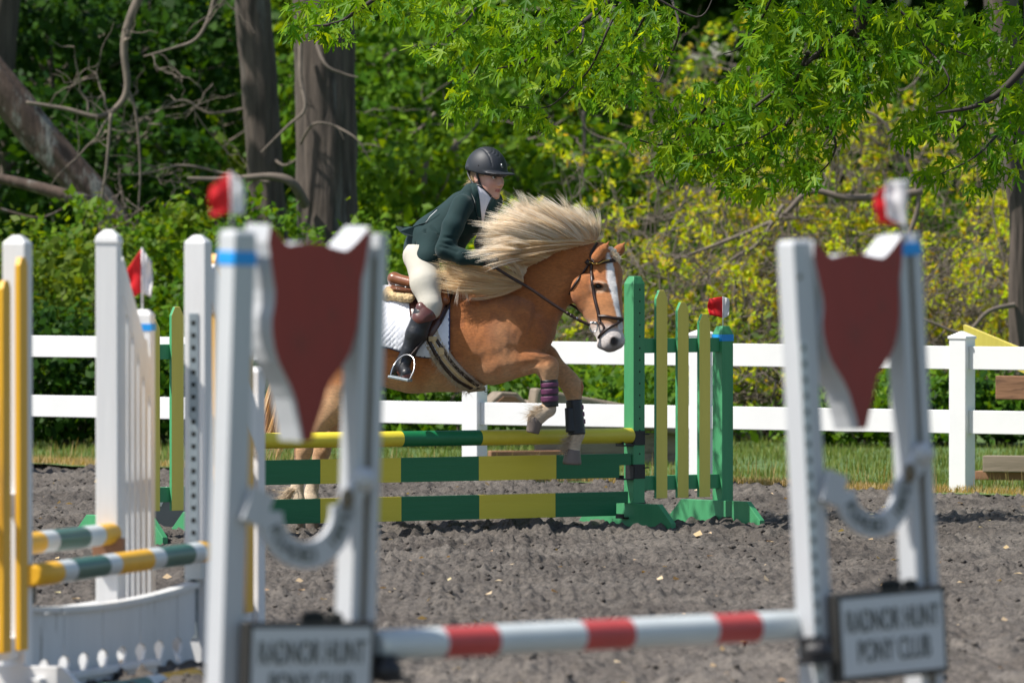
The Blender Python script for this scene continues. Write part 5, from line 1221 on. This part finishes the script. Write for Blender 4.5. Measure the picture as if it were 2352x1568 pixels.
for a in [(1600, 470, 77.5, 1.1, 'fresh green shrub glimpsed deep behind the budding bushes at centre right', 'bright', 110), (1850, 420, 78, 1.1, 'fresh green shrub glimpsed deep behind the right budding bushes', 'bright', 110), (2120, 430, 78, 1.1, 'fresh green shrub glimpsed deep behind the near right flag', 'bright', 110), (-60, 520, 68.5, .95, 'left edge, lowest and palest of the leafy shrubs', 'olive', 110), (75, 470, 70, 1.0, 'bright green shrub behind the far left white post', 'olive', 120), (215, 455, 71.5, .95, 'green shrub rising behind the tall white standard', 'bright', 120),
          (330, 430, 72.5, .95, 'bright green shrub behind the short white post flag', 'olive', 120), (455, 420, 73, .9, 'bright green shrub with the highest top left of the trunks', 'bright', 120), (585, 470, 71, .75, 'green shrub below the narrower straight trunk', 'mid', 100),
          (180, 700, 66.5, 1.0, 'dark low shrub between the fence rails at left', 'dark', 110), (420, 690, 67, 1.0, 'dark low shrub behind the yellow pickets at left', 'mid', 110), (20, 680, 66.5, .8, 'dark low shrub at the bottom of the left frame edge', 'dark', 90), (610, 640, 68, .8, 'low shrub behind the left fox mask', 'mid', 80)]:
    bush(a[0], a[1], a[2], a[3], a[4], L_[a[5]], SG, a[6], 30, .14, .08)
for a in [(860, 470, 70.5, .6, 'bright shrub between the broad trunk and the rider', 'bright', 90), (960, 455, 73.5, .95, 'bright green shrub directly behind the rider', 'bright', 120), (1130, 470, 74, .95, 'fresh green shrub behind the blond mane', 'mid', 110),
          (800, 690, 67, .9, 'low shrub behind the near left standard', 'mid', 100), (1010, 760, 66.8, .9, 'low shrub beneath the belly of the horse', 'mid', 90), (1330, 800, 67.2, .8, 'low green shrub under the horse muzzle', 'bright', 90), (1500, 860, 66.5, .65, 'low green shrub seen between the yellow pickets', 'mid', 70),
          (1430, 560, 71, .8, 'olive shrub behind the horse ears', 'olive', 60), (1780, 740, 68.5, .9, 'olive green shrub right of the small red flag', 'olive', 80), (2130, 850, 66.8, .9, 'dark green low shrub left of the right fence post', 'mid', 100), (2310, 845, 67, .8, 'dark green low shrub at the right frame edge', 'dark', 100), (1950, 870, 66.6, .6, 'bright low shrub behind the right fox mask', 'bright', 80), (1600, 690, 69.5, .8, 'olive shrub behind the yellow pickets', 'olive', 70)]:
    bush(a[0], a[1], a[2], a[3], a[4], L_[a[5]], SG, a[6], 28, .14, .08)
# leafy young trees behind: bright centre, dark left
TG = 'leafy trees at the edge of the wood'
def tree(px, topy, D, hw, botz, label, mt, m, per=26, cr=.17, size=.115, trunk_r=.06, dep=None, group=TG):
    x = (px-W2)/FPX*D; zt = CH-(topy-HZ)/FPX*D; root = empty('tree', (x, D, 0), 0, label, 'tree', group)
    t = MB().tube(wiggle((x, D, -.1), (x+rng.uniform(-.2, .2), D, zt*.9), 10, .04), np.linspace(trunk_r, trunk_r*.4, 10), 9)
    for i in range(9):
        z = botz+(zt-botz)*rng.random()*.8; a = rng.uniform(0, 6.28); t.tube(wiggle((x, D, z), (x+hw*.85*math.cos(a), D+hw*.7*math.sin(a), z+rng.uniform(.1, .6)), 7, .04), np.linspace(trunk_r*.4, .006, 7), 5)
    t.build('trunk', M['twig'], root, True, True)
    foliage(root, 'crown', (x, D, (zt+botz)/2), (hw, dep or hw*.75, (zt-botz)/2), m, per, cr, size, mt, .3); return root
for a in [(930, 300, 78, 1.0, .9, 'young bright tree whose leaves fill the space left of the helmet', 'bright', 120), (1090, 250, 80, 1.05, 1.0, 'young bright tree above the riding helmet', 'bright', 120), (1270, 290, 79, 1.0, .8, 'young bright tree above the mane of the horse', 'bright', 120),
          (880, 30, 84, 1.1, 2.0, 'green tree right of the broad trunk reaching the top edge', 'mid', 120), (1100, -60, 88, 1.3, 2.6, 'darker green tree far behind the helmet', 'mid', 120), (1330, 20, 87, 1.2, 2.4, 'mid green tree behind the central maple spray', 'mid', 120), (1440, 330, 82, .8, 1.3, 'slim green tree left of the yellow budding bushes', 'mid', 80),
          (640, -100, 86, .7, 2.2, 'green tree seen between the two straight trunks', 'bright', 70), (120, -80, 84, 1.2, 2.3, 'dark leafy tree at the top left behind the leaning trunk', 'dark', 140), (330, -100, 85, 1.2, 2.4, 'dark leafy tree behind the bare forked branch', 'dark', 140), (500, -60, 87, 1.0, 2.2, 'dark leafy tree left of the narrower straight trunk', 'dark', 110),
          (-40, 150, 81, .9, 1.6, 'dark leafy tree cut by the left edge', 'dark', 90), (250, 230, 82, .9, 1.5, 'dark leafy tree low behind the bare branches', 'dark', 90), (430, 260, 84, .9, 1.4, 'olive twiggy tree between leaning and straight trunks', 'olive', 45),
          (1800, 20, 90, 1.4, 2.2, 'dim green tree behind the maple limb', 'mid', 90), (2120, 40, 90, 1.4, 2.2, 'dim green tree behind the maple leaves at right', 'mid', 90), (2380, 100, 88, 1.1, 1.6, 'dim green tree cut by the right edge', 'dark', 80)]:
    tree(a[0], a[1], a[2], a[3], a[4], a[5], L_[a[6]], a[7])
# budding shrubs: grey twigs with yellow green tufts
BG = 'yellow green budding shrubs at the wood edge'
def budding(px, topy, D, hw, label, nst=16, ntuft=150, botz=.1):
    x = (px-W2)/FPX*D; zt = CH-(topy-HZ)/FPX*D; root = empty('budding_shrub', (x, D, 0), 0, label, 'shrub', BG)
    paths = []; ends = []
    for i in range(nst):
        a = rng.uniform(0, 6.28); rr = hw*math.sqrt(rng.random()); e = np.array([x+rr*math.cos(a), D+rr*.7*math.sin(a), botz+(zt-botz)*(.45+.55*rng.random())])
        b = np.array([x+rr*.25*math.cos(a), D+rr*.25*math.sin(a), -.05]); w = wiggle(b, e, 12, .05); w[:, 2] += np.sin(np.linspace(0, 3.14, 12))*.1; paths.append((w, .016))
        for j in range(9):
            k = rng.integers(3, 12); p = w[k]; a2 = rng.uniform(0, 6.28); l = rng.uniform(.25, .75)
            e2 = p+np.array([l*math.cos(a2), l*.8*math.sin(a2), l*rng.uniform(-.25, .7)]); w2 = wiggle(p, e2, 8, .025); paths.append((w2, .006)); ends.append(e2)
            for q in range(3):
                p3 = w2[rng.integers(2, 8)]; e3 = p3+rng.normal(size=3)*.17; paths.append((wiggle(p3, e3, 5, .012), .0035)); ends.append(e3)
    m = MB()
    for w, r in paths: m.tube(w, np.linspace(r, r*.35, len(w)), 4 if r < .01 else 6, False)
    m.build('branches', M['twig'], root, True, True)
    ends = np.array(ends); ends = ends[ends[:, 2] > botz]; ntuft = int(ntuft*.72); tf = ends[rng.integers(0, len(ends), min(ntuft, len(ends)*2))]+rng.normal(size=(min(ntuft, len(ends)*2), 3))*.05
    k = np.repeat(np.arange(len(tf)), 15); off = rng.normal(size=(len(k), 3))*.030*(.5+rng.random(len(tf)))[k][:, None]
    V, F = leaf_quads(tf[k]+off, .056, asp=.55, jitter=1.3); np_obj('buds', V, F, L_['bud'], root, False, True); return root
for a in [(1400, 400, 71.5, .7, 'budding shrub just right of the mane', 220), (1540, 330, 73, .95, 'budding shrub above the tall green post', 280), (1700, 300, 74, 1.0, 'budding shrub above the small red flag', 280), (1860, 270, 74.5, 1.0, 'budding shrub left of the right fox mask', 280), (2030, 250, 75, 1.0, 'budding shrub behind the right near flag', 260), (2200, 230, 74.5, 1.0, 'budding shrub left of the right hand trunk', 260), (2350, 260, 73, .8, 'budding shrub cut by the right edge', 200),
          (1560, 60, 80, 1.2, 'tall budding shrub behind the lowest maple tip', 300), (1720, -40, 82, 1.2, 'tall budding shrub seen in the gap between maple sprays', 320), (1650, 560, 70, .8, 'low budding shrub behind the shortest yellow picket', 150), (1980, 560, 70.5, .9, 'low budding shrub seen through the right fox mask uprights', 170), (1790, 800, 68, .7, 'low budding shrub between the fence rails', 150), (2120, 520, 71, .9, 'low budding shrub above the right fence rail', 170), (2280, 560, 71, .8, 'low budding shrub behind the yellow board', 130), (1480, 620, 70, .6, 'low budding shrub behind the muzzle of the horse', 120), (1950, 60, 83, 1.3, 'tall budding shrub behind the dark maple limb', 260), (2200, 30, 83, 1.3, 'tall budding shrub behind the upper right maple leaves', 240)]:
    budding(a[0], a[1], a[2], a[3], a[4], 15, a[5])
# trunks
def trunk(pts, radii, mt, parent, name='trunk', n=64, k=9, lump=.06):
    P_ = smooth_path([p if isinstance(p, Vector) else P(*p) for p in pts], k); R = np.interp(np.linspace(0, len(pts)-1, len(P_)), range(len(pts)), radii)
    V, F = tube_np(P_, R, n); ctr = np.repeat(np.array([tuple(p) for p in P_]), n, 0); d = V-ctr
    an = np.tile(np.arange(n), len(P_)); zz = np.repeat(np.arange(len(P_)), n); f = 1+lump*2*(vnoise(np.cos(an*6.283/n)*3+5, np.sin(an*6.283/n)*3+zz*.12, 51)-.5)+.085*(vnoise(an*.55, zz*.22, 52)-.5)+.05*(vnoise(an*.9, zz*.7, 53)-.5); V = ctr+d*f[:, None]
    return np_obj(name, V, F, mt, parent, True, True)
def big_tree(label, D, pts, rad, mt, crown, branches=(), cg='big trees of the wood'):
    root = empty('tree', (P(*pts[0]).x, D, 0), 0, label, 'tree', cg); trunk(pts, rad, mt, root)
    nb = 0
    for b, r in branches:
        pp = smooth_path([P(*q) for q in b], 5); MB().tube(pp, np.linspace(r, r*.35, len(pp)), 7, False).build('branch', M['twig'] if mt is M['bark'] else M['bark_moss'], root, True, True)
    if crown:
        for c, r, k in crown: foliage(root, 'crown', c, r, k, 26, .30, .18, L_['mid'], 5.0, shell_=.2)  # unseen crowns above the frame, added to shade the undergrowth
    return root
DA = 76.
big_tree('narrower straight grey trunk, left of the broad one', DA+1, [(640, 1010, DA+1), (620, 700, DA+1), (612, 460, DA+1), (600, 250, DA+1), (580, 20, DA+1), (570, -250, DA+1), (560, -700, DA+1)], [.21, .18, .165, .165, .165, .16, .12], M['bark'],
         [((-2.9, 77, 7.3), (2.4, 3.2, 1.2), 45)], [([(600, 330, DA+1), (650, 380, DA+.8), (700, 350, DA+.5)], .02)])
big_tree('broadest straight grey trunk, just left of the rider', 74.5, [(765, 1050, 74.5), (762, 800, 74.5), (757, 600, 74.5), (750, 430, 74.5), (745, 200, 74.5), (742, 0, 74.5), (735, -300, 74.5), (735, -700, 74.5)], [.36, .29, .275, .268, .268, .262, .25, .2], M['bark'],
         [((.2, 77, 7.3), (2.7, 3.2, 1.2), 60)], [([(700, 470, 74.2), (670, 420, 74), (620, 405, 74), (520, 412, 74), (430, 410, 74)], .05), ([(690, 100, 74.2), (690, 180, 74.1), (700, 250, 74), (660, 290, 74), (600, 350, 74)], .022), ([(715, 60, 74.2), (745, 145, 74.0), (790, 170, 74), (822, 178, 74)], .018), ([(770, 290, 74.1), (820, 320, 74), (850, 370, 74)], .012), ([(690, 330, 74.2), (720, 285, 74), (770, 290, 74), (790, 320, 74)], .014)])
big_tree('leaning lichen covered trunk at the left edge', 75, [(330, 620, 75), (240, 480, 75), (160, 390, 75), (80, 300, 75), (0, 200, 75), (-120, 60, 75), (-300, -200, 75)], [.12, .14, .16, .165, .17, .18, .18], M['bark_moss'], [((-6.4, 76, 7.2), (2.8, 3.2, 1.2), 40)],
         [([(330, 560, 74.6), (230, 480, 74.5), (120, 440, 74.5), (0, 410, 74.6), (-60, 405, 74.6)], .085), ([(0, 480, 74), (90, 500, 74), (160, 470, 74)], .015)])
big_tree('dark trunk cut by the upper left corner', 83, [(-30, 900, 83), (-20, 300, 83), (0, 0, 83), (40, -300, 83)], [.2, .2, .2, .2], M['bark'], None)
big_tree('dark rough trunk close to the right edge', 69.3, [(2350, 900, 69.3), (2345, 700, 69.3), (2347, 520, 69.3), (2335, 400, 69.3), (2320, 250, 69.3), (2305, 100, 69.3), (2290, -200, 69.3)], [.10, .10, .10, .11, .13, .14, .14], M['bark'], [((4.2, 76, 7.6), (2.4, 2.8, 1.2), 50)],
         [([(2330, 700, 69.2), (2270, 715, 69.1), (2215, 765, 69.1), (2140, 740, 69.1), (2080, 725, 69.1)], .022), ([(2330, 330, 69.2), (2250, 300, 69.1), (2180, 270, 69.1), (2100, 280, 69.1)], .03)])
def limb(label, pp, r, mt='twig', tw=0):
    pw = smooth_path([P(*q) for q in pp], 6); root = empty('bare_branch', pw[0], 0, label, 'branch', 'bare grey branches in the undergrowth')
    m = MB().tube(pw, np.linspace(r, r*.3, len(pw)), 8); m.build('limb', M[mt], root, True, True); m = MB()
    for i in range(tw):
        k = rng.integers(3, len(pw)); p = np.array(tuple(pw[k])); e = p+rng.normal(size=3)*np.array([.38, .15, .34]); w = wiggle(p, e, 8, .03); m.tube(w, np.linspace(r*.28, .003, 8), 5, False)
        for j in range(3): p2 = w[rng.integers(2, 8)]; m.tube(wiggle(p2, p2+rng.normal(size=3)*.22, 6, .02), np.linspace(.006, .002, 6), 4, False)
    if tw: m.build('twigs', M[mt], root, True, True)
    return root
limb('pale forked bare branch hanging from the top edge at left', [(345, -60, 74), (300, 40, 74), (285, 110, 74), (292, 200, 74), (270, 245, 74), (225, 268, 74), (150, 250, 74), (60, 235, 74)], .045, tw=4)
limb('thin bare branch hanging straight down at left', [(292, 200, 74), (312, 260, 74), (322, 380, 74), (318, 480, 74), (312, 530, 74)], .016, tw=4)
limb('bare branch running down toward the tall white standard', [(255, 260, 73.8), (245, 380, 73.8), (232, 470, 73.8), (228, 560, 73.8)], .018, tw=4)
limb('crooked bare branch near the top, left of the narrow trunk', [(500, -40, 74), (480, 40, 74), (450, 90, 74), (400, 110, 74), (330, 130, 74)], .022, tw=4)
limb('brown tangled branch low between left trunks', [(620, 420, 75), (520, 400, 75), (420, 380, 75), (330, 400, 75), (260, 400, 75)], .018, tw=6)
limb('tangled branch in the middle of the left undergrowth', [(560, 250, 77), (480, 260, 77), (420, 230, 77), (350, 260, 77), (250, 300, 77)], .014, tw=7)
limb('long grey limb sloping through the budding shrubs', [(2120, 440, 72), (1960, 455, 72), (1860, 440, 72), (1790, 500, 72), (1650, 560, 72), (1540, 600, 72)], .035, tw=7)
limb('second grey limb below the sloping one', [(1800, 470, 71.8), (1740, 560, 71.8), (1690, 590, 71.8), (1610, 650, 71.8), (1560, 720, 71.8)], .02, tw=5)
limb('brown limb rising right of the near right flag', [(2080, 560, 72), (2110, 450, 72), (2060, 330, 72), (2000, 260, 72), (1850, 230, 72)], .025, tw=5)
limb('pale hanging stem above the mane of the horse', [(1340, 255, 77), (1342, 330, 77), (1338, 400, 77), (1352, 440, 77)], .02, tw=4)
limb('brown branch behind the maple spray at centre', [(1000, 260, 80), (960, 300, 80), (910, 330, 80), (860, 400, 80)], .02, tw=4)
# the far wood: one mass behind everything
X = rng.uniform(-11, 11, 46000); Yd = 92+rng.random(46000)*4; Z = rng.random(46000)**.9*9.0
cl = vnoise(X*1.4, Z*1.4, 61); ok = cl > .25*rng.random(46000)+.12; X, Yd, Z = X[ok], Yd[ok]+2.2*(1-cl[ok]), Z[ok]
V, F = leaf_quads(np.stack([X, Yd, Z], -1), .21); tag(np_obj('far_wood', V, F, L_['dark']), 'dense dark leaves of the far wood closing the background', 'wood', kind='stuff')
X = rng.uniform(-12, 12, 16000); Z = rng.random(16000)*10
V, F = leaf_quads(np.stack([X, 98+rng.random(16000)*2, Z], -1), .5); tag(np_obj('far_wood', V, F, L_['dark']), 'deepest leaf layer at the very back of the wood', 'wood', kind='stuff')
# ---------------------------------------------------------------- maple whose sprays hang into the picture
MD = 50.0; mp_ = empty('maple_tree', (7.4, 51.5, 0), 0, 'maple tree whose leafy sprays hang in from the top and right', 'tree')
trunk([Vector((7.4, 51.5, -.1)), Vector((7.35, 51.5, 1.5)), Vector((7.2, 51.4, 3.2)), Vector((6.9, 51.2, 5.0)), Vector((6.6, 51.2, 7.0))], [.34, .27, .24, .2, .14], M['bark'], mp_)
# real bearing limbs
mb = MB()
def mlimb(pts, r0, r1):
    pp = smooth_path([P(q[0], q[1], q[2]+1.4) if not isinstance(q, Vector) else q for q in pts], 6); mb.tube(pp, np.linspace(r0, r1, len(pp)), 8, False)
main = [Vector((6.95, 51.2, 4.6)), Vector((5.0, 50.8, 5.0)), Vector((3.2, 50.3, 4.4)), (2080, -180, 50.1), (1990, -20, 50), (1975, 60, 50), (1960, 110, 50), (1850, 128, 50)]
mlimb(main, .11, .020)
mlimb([(1972, 80, 50), (1930, 75, 50), (1900, 100, 49.9), (1860, 140, 49.8), (1780, 210, 49.8), (1700, 270, 49.7)], .022, .008)
mlimb([(1955, 115, 50), (1880, 130, 50), (1840, 150, 50.1), (1810, 200, 50.1)], .018, .006)
mlimb([Vector((3.2, 50.3, 4.4)), (1700, -420, 50.2), (1500, -120, 50.2), (1400, 0, 50.2), (1330, 60, 50.1), (1230, 130, 50)], .05, .006)
mlimb([(1700, -420, 50.2), (1300, -300, 50.0), (1000, -120, 49.8), (870, -10, 49.7), (780, 50, 49.7), (720, 60, 49.7)], .03, .004)
mlimb([Vector((5.0, 50.8, 5.0)), (2500, -100, 49.6), (2420, 60, 49.5), (2330, 180, 49.4), (2250, 240, 49.4), (2150, 260, 49.4)], .05, .006)
tw = [[(1230, 130), (1180, 150), (1130, 160)], [(1340, 60), (1335, 100), (1300, 130)], [(1440, -20), (1400, 60), (1360, 150), (1320, 195), (1260, 245), (1190, 245)], [(1540, -10), (1560, 70), (1530, 150), (1500, 210), (1440, 235)], [(1780, -20), (1740, 60), (1700, 110), (1660, 125)], [(1700, 270), (1620, 300), (1540, 320)], [(1900, 290), (1920, 330), (1900, 380), (1840, 430)], [(1850, 130), (1800, 260), (1760, 310), (1640, 350), (1560, 360)], [(1980, 110), (1995, 180), (1990, 250)], [(2330, 180), (2350, 60), (2352, -20)], [(2250, 240), (2200, 300), (2110, 310)], [(2300, 300), (2240, 360), (2160, 400)], [(2340, 260), (2330, 340), (2350, 420)], [(1100, 10), (1060, 60), (960, 130)], [(1200, 40), (1120, 120), (1060, 220)], [(1480, 40), (1420, 150), (1370, 200)], [(1620, 250), (1540, 330), (1460, 320)], [(840, -10), (790, 45), (690, 65)], [(830, 0), (800, 60), (780, 90)], [(1900, 160), (1780, 330), (1700, 400)], [(1860, 200), (1740, 380), (1660, 420)], [(2060, 20), (2160, 100), (2230, 130)], [(2080, 60), (2180, 180), (2120, 240)], [(1480, -20), (1600, 40), (1640, -10)], [(1930, 60), (1830, 30), (1740, 50)]]
for q in tw: mlimb([(a, b, 50+rng.uniform(-.5, .5)) for a, b in q], .009, .0028)
mb.build('branch', M['twig_dark'], mp_, True, True)
# leaf outline: five pointed, toothed lobes
def lobe_outline():
    pts = []
    for ang, L, w in ((-112, .42, 5.5), (-52, .84, 7.5), (0, 1.08, 8), (52, .84, 7.5), (112, .42, 5.5)):
        for da, f in ((-w*2.1, .40), (-w*1.7, .62), (-w*1.1, .60), (-w*.95, .84), (0, 1.0), (w*.95, .84), (w*1.1, .60), (w*1.7, .62), (w*2.1, .40)):
            pts.append((math.radians(ang+da), L*f))
        pts.append((math.radians(ang+26), .24 if abs(ang) < 100 else .2))
    return pts[:-1]
LO = lobe_outline(); LP = np.array([(0, 0)]+[(math.cos(a)*r, math.sin(a)*r) for a, r in LO]); nl = len(LP)
regs = [(745, 28, 75, 38, 130), (690, 62, 34, 20, 40), (770, 82, 45, 18, 35), (865, 12, 70, 26, 75), (960, 18, 80, 40, 100), (1080, 40, 120, 55, 200), (985, 118, 45, 24, 45), (1085, 130, 85, 55, 130), (1062, 200, 40, 45, 60), (1045, 262, 22, 22, 20), (1170, 100, 90, 75, 170), (1290, 40, 120, 55, 170), (1250, 150, 60, 60, 80), (1120, 240, 40, 35, 40), (1210, 250, 45, 28, 40), (1240, 280, 35, 15, 16),
        (1400, 70, 90, 75, 170), (1500, 45, 80, 50, 110), (1350, 170, 75, 45, 90), (1440, 150, 65, 50, 90), (1470, 215, 45, 28, 40), (1375, 225, 70, 20, 40), (1520, 120, 30, 40, 24),
        (1500, 315, 50, 28, 45), (1590, 330, 80, 55, 130), (1560, 370, 70, 30, 45), (1560, 255, 45, 40, 50), (1640, 240, 75, 55, 110), (1700, 310, 95, 60, 190), (1760, 210, 110, 80, 260), (1660, 385, 80, 35, 80), (1700, 425, 50, 25, 40), (1800, 330, 90, 50, 130), (1840, 110, 120, 80, 280), (1900, 200, 110, 75, 230), (1800, 30, 100, 50, 160), (1930, 40, 110, 60, 210), (1760, 90, 50, 45, 60), (2000, 130, 80, 60, 130), (2060, 60, 90, 60, 140), (1860, 400, 45, 35, 45), (1900, 300, 60, 40, 50), (1960, 250, 50, 35, 45), (1800, 400, 60, 28, 35), (2020, 205, 45, 25, 25), (1750, 440, 40, 16, 18),
        (2170, 40, 80, 50, 110), (2130, 130, 70, 45, 75), (2230, 120, 90, 60, 130), (2310, 60, 60, 70, 110), (2180, 210, 70, 35, 60), (2280, 220, 80, 60, 150), (2120, 290, 65, 40, 75), (2075, 310, 30, 25, 20), (2180, 270, 55, 30, 45), (2260, 330, 70, 45, 95), (2330, 300, 40, 70, 80), (2130, 400, 55, 22, 32), (2290, 400, 50, 30, 38), (2230, 435, 25, 22, 16), (2200, 370, 55, 22, 26), (2330, 160, 40, 60, 60),
        (2300, -120, 250, 90, 160), (1900, -130, 260, 80, 170), (1500, -110, 220, 70, 130), (1100, -80, 200, 50, 90), (2600, 60, 140, 220, 190), (2700, 400, 120, 160, 110)]
LPos = []; 
for cx, cy, rx, ry, n in regs:
    n = int(n*(.92 if 1540 < cx < 2060 else .68)); a = rng.random(n)*6.283; r = np.sqrt(rng.random(n)); wob = .8+.4*vnoise(a*2, a*0+cx, 71)
    X = cx+rx*r*wob*np.cos(a); Y = cy+ry*r*wob*np.sin(a); D = 51.5+rng.normal(size=n)*.40*(1 if cy > -60 else 1.0)
    LPos += [tuple(P(x, y, d)) for x, y, d in zip(X, Y, D)]
LPos = np.array(LPos); n = len(LPos)
sz = .090*(.42+.72*rng.random(n))
down = np.stack([rng.normal(size=n)*.55-.15, rng.normal(size=n)*.5, -.75+rng.normal(size=n)*.35], -1); down /= np.linalg.norm(down, axis=1)[:, None]
nr = rng.normal(size=(n, 3))*.55+np.array([-.25, -.75, .55]); nr -= (nr*down).sum(1)[:, None]*down; nr /= np.linalg.norm(nr, axis=1)[:, None]; sd_ = np.cross(nr, down)
cup = (-.14+.14*rng.normal(size=n)); rr = np.hypot(LP[:, 0], LP[:, 1]); narrow = .65+.35*rng.random(n)
V = LPos[:, None]+down[:, None]*(LP[None, :, 0]*sz[:, None]*1.15)[..., None]+sd_[:, None]*(LP[None, :, 1]*(sz*narrow)[:, None])[..., None]+nr[:, None]*((rr**2)[None]*(sz*cup)[:, None]+np.abs(LP[None, :, 1])*(sz*.15)[:, None])[..., None]
fan = np.array([(0, i, i+1) for i in range(1, nl-1)]); F = (fan[None]+np.arange(n)[:, None, None]*nl).reshape(-1, 3)
np_obj('foliage', V.reshape(-1, 3), F, L_['maple'], mp_, False, True)
foliage(mp_, 'crown', (2.3, 51.6, 5.2), (2.4, 1.2, .9), 130, 26, .22, .12, L_['maple'], 4.1, shell_=.2)  # unseen crown clump above the frame, added to shade the right-hand sprays
foliage(mp_, 'crown', (6.2, 51.0, 5.6), (2.6, 2.4, 1.4), 120, 26, .25, .13, L_['maple'], 3.6, shell_=.2)
print('maple leaves', n)
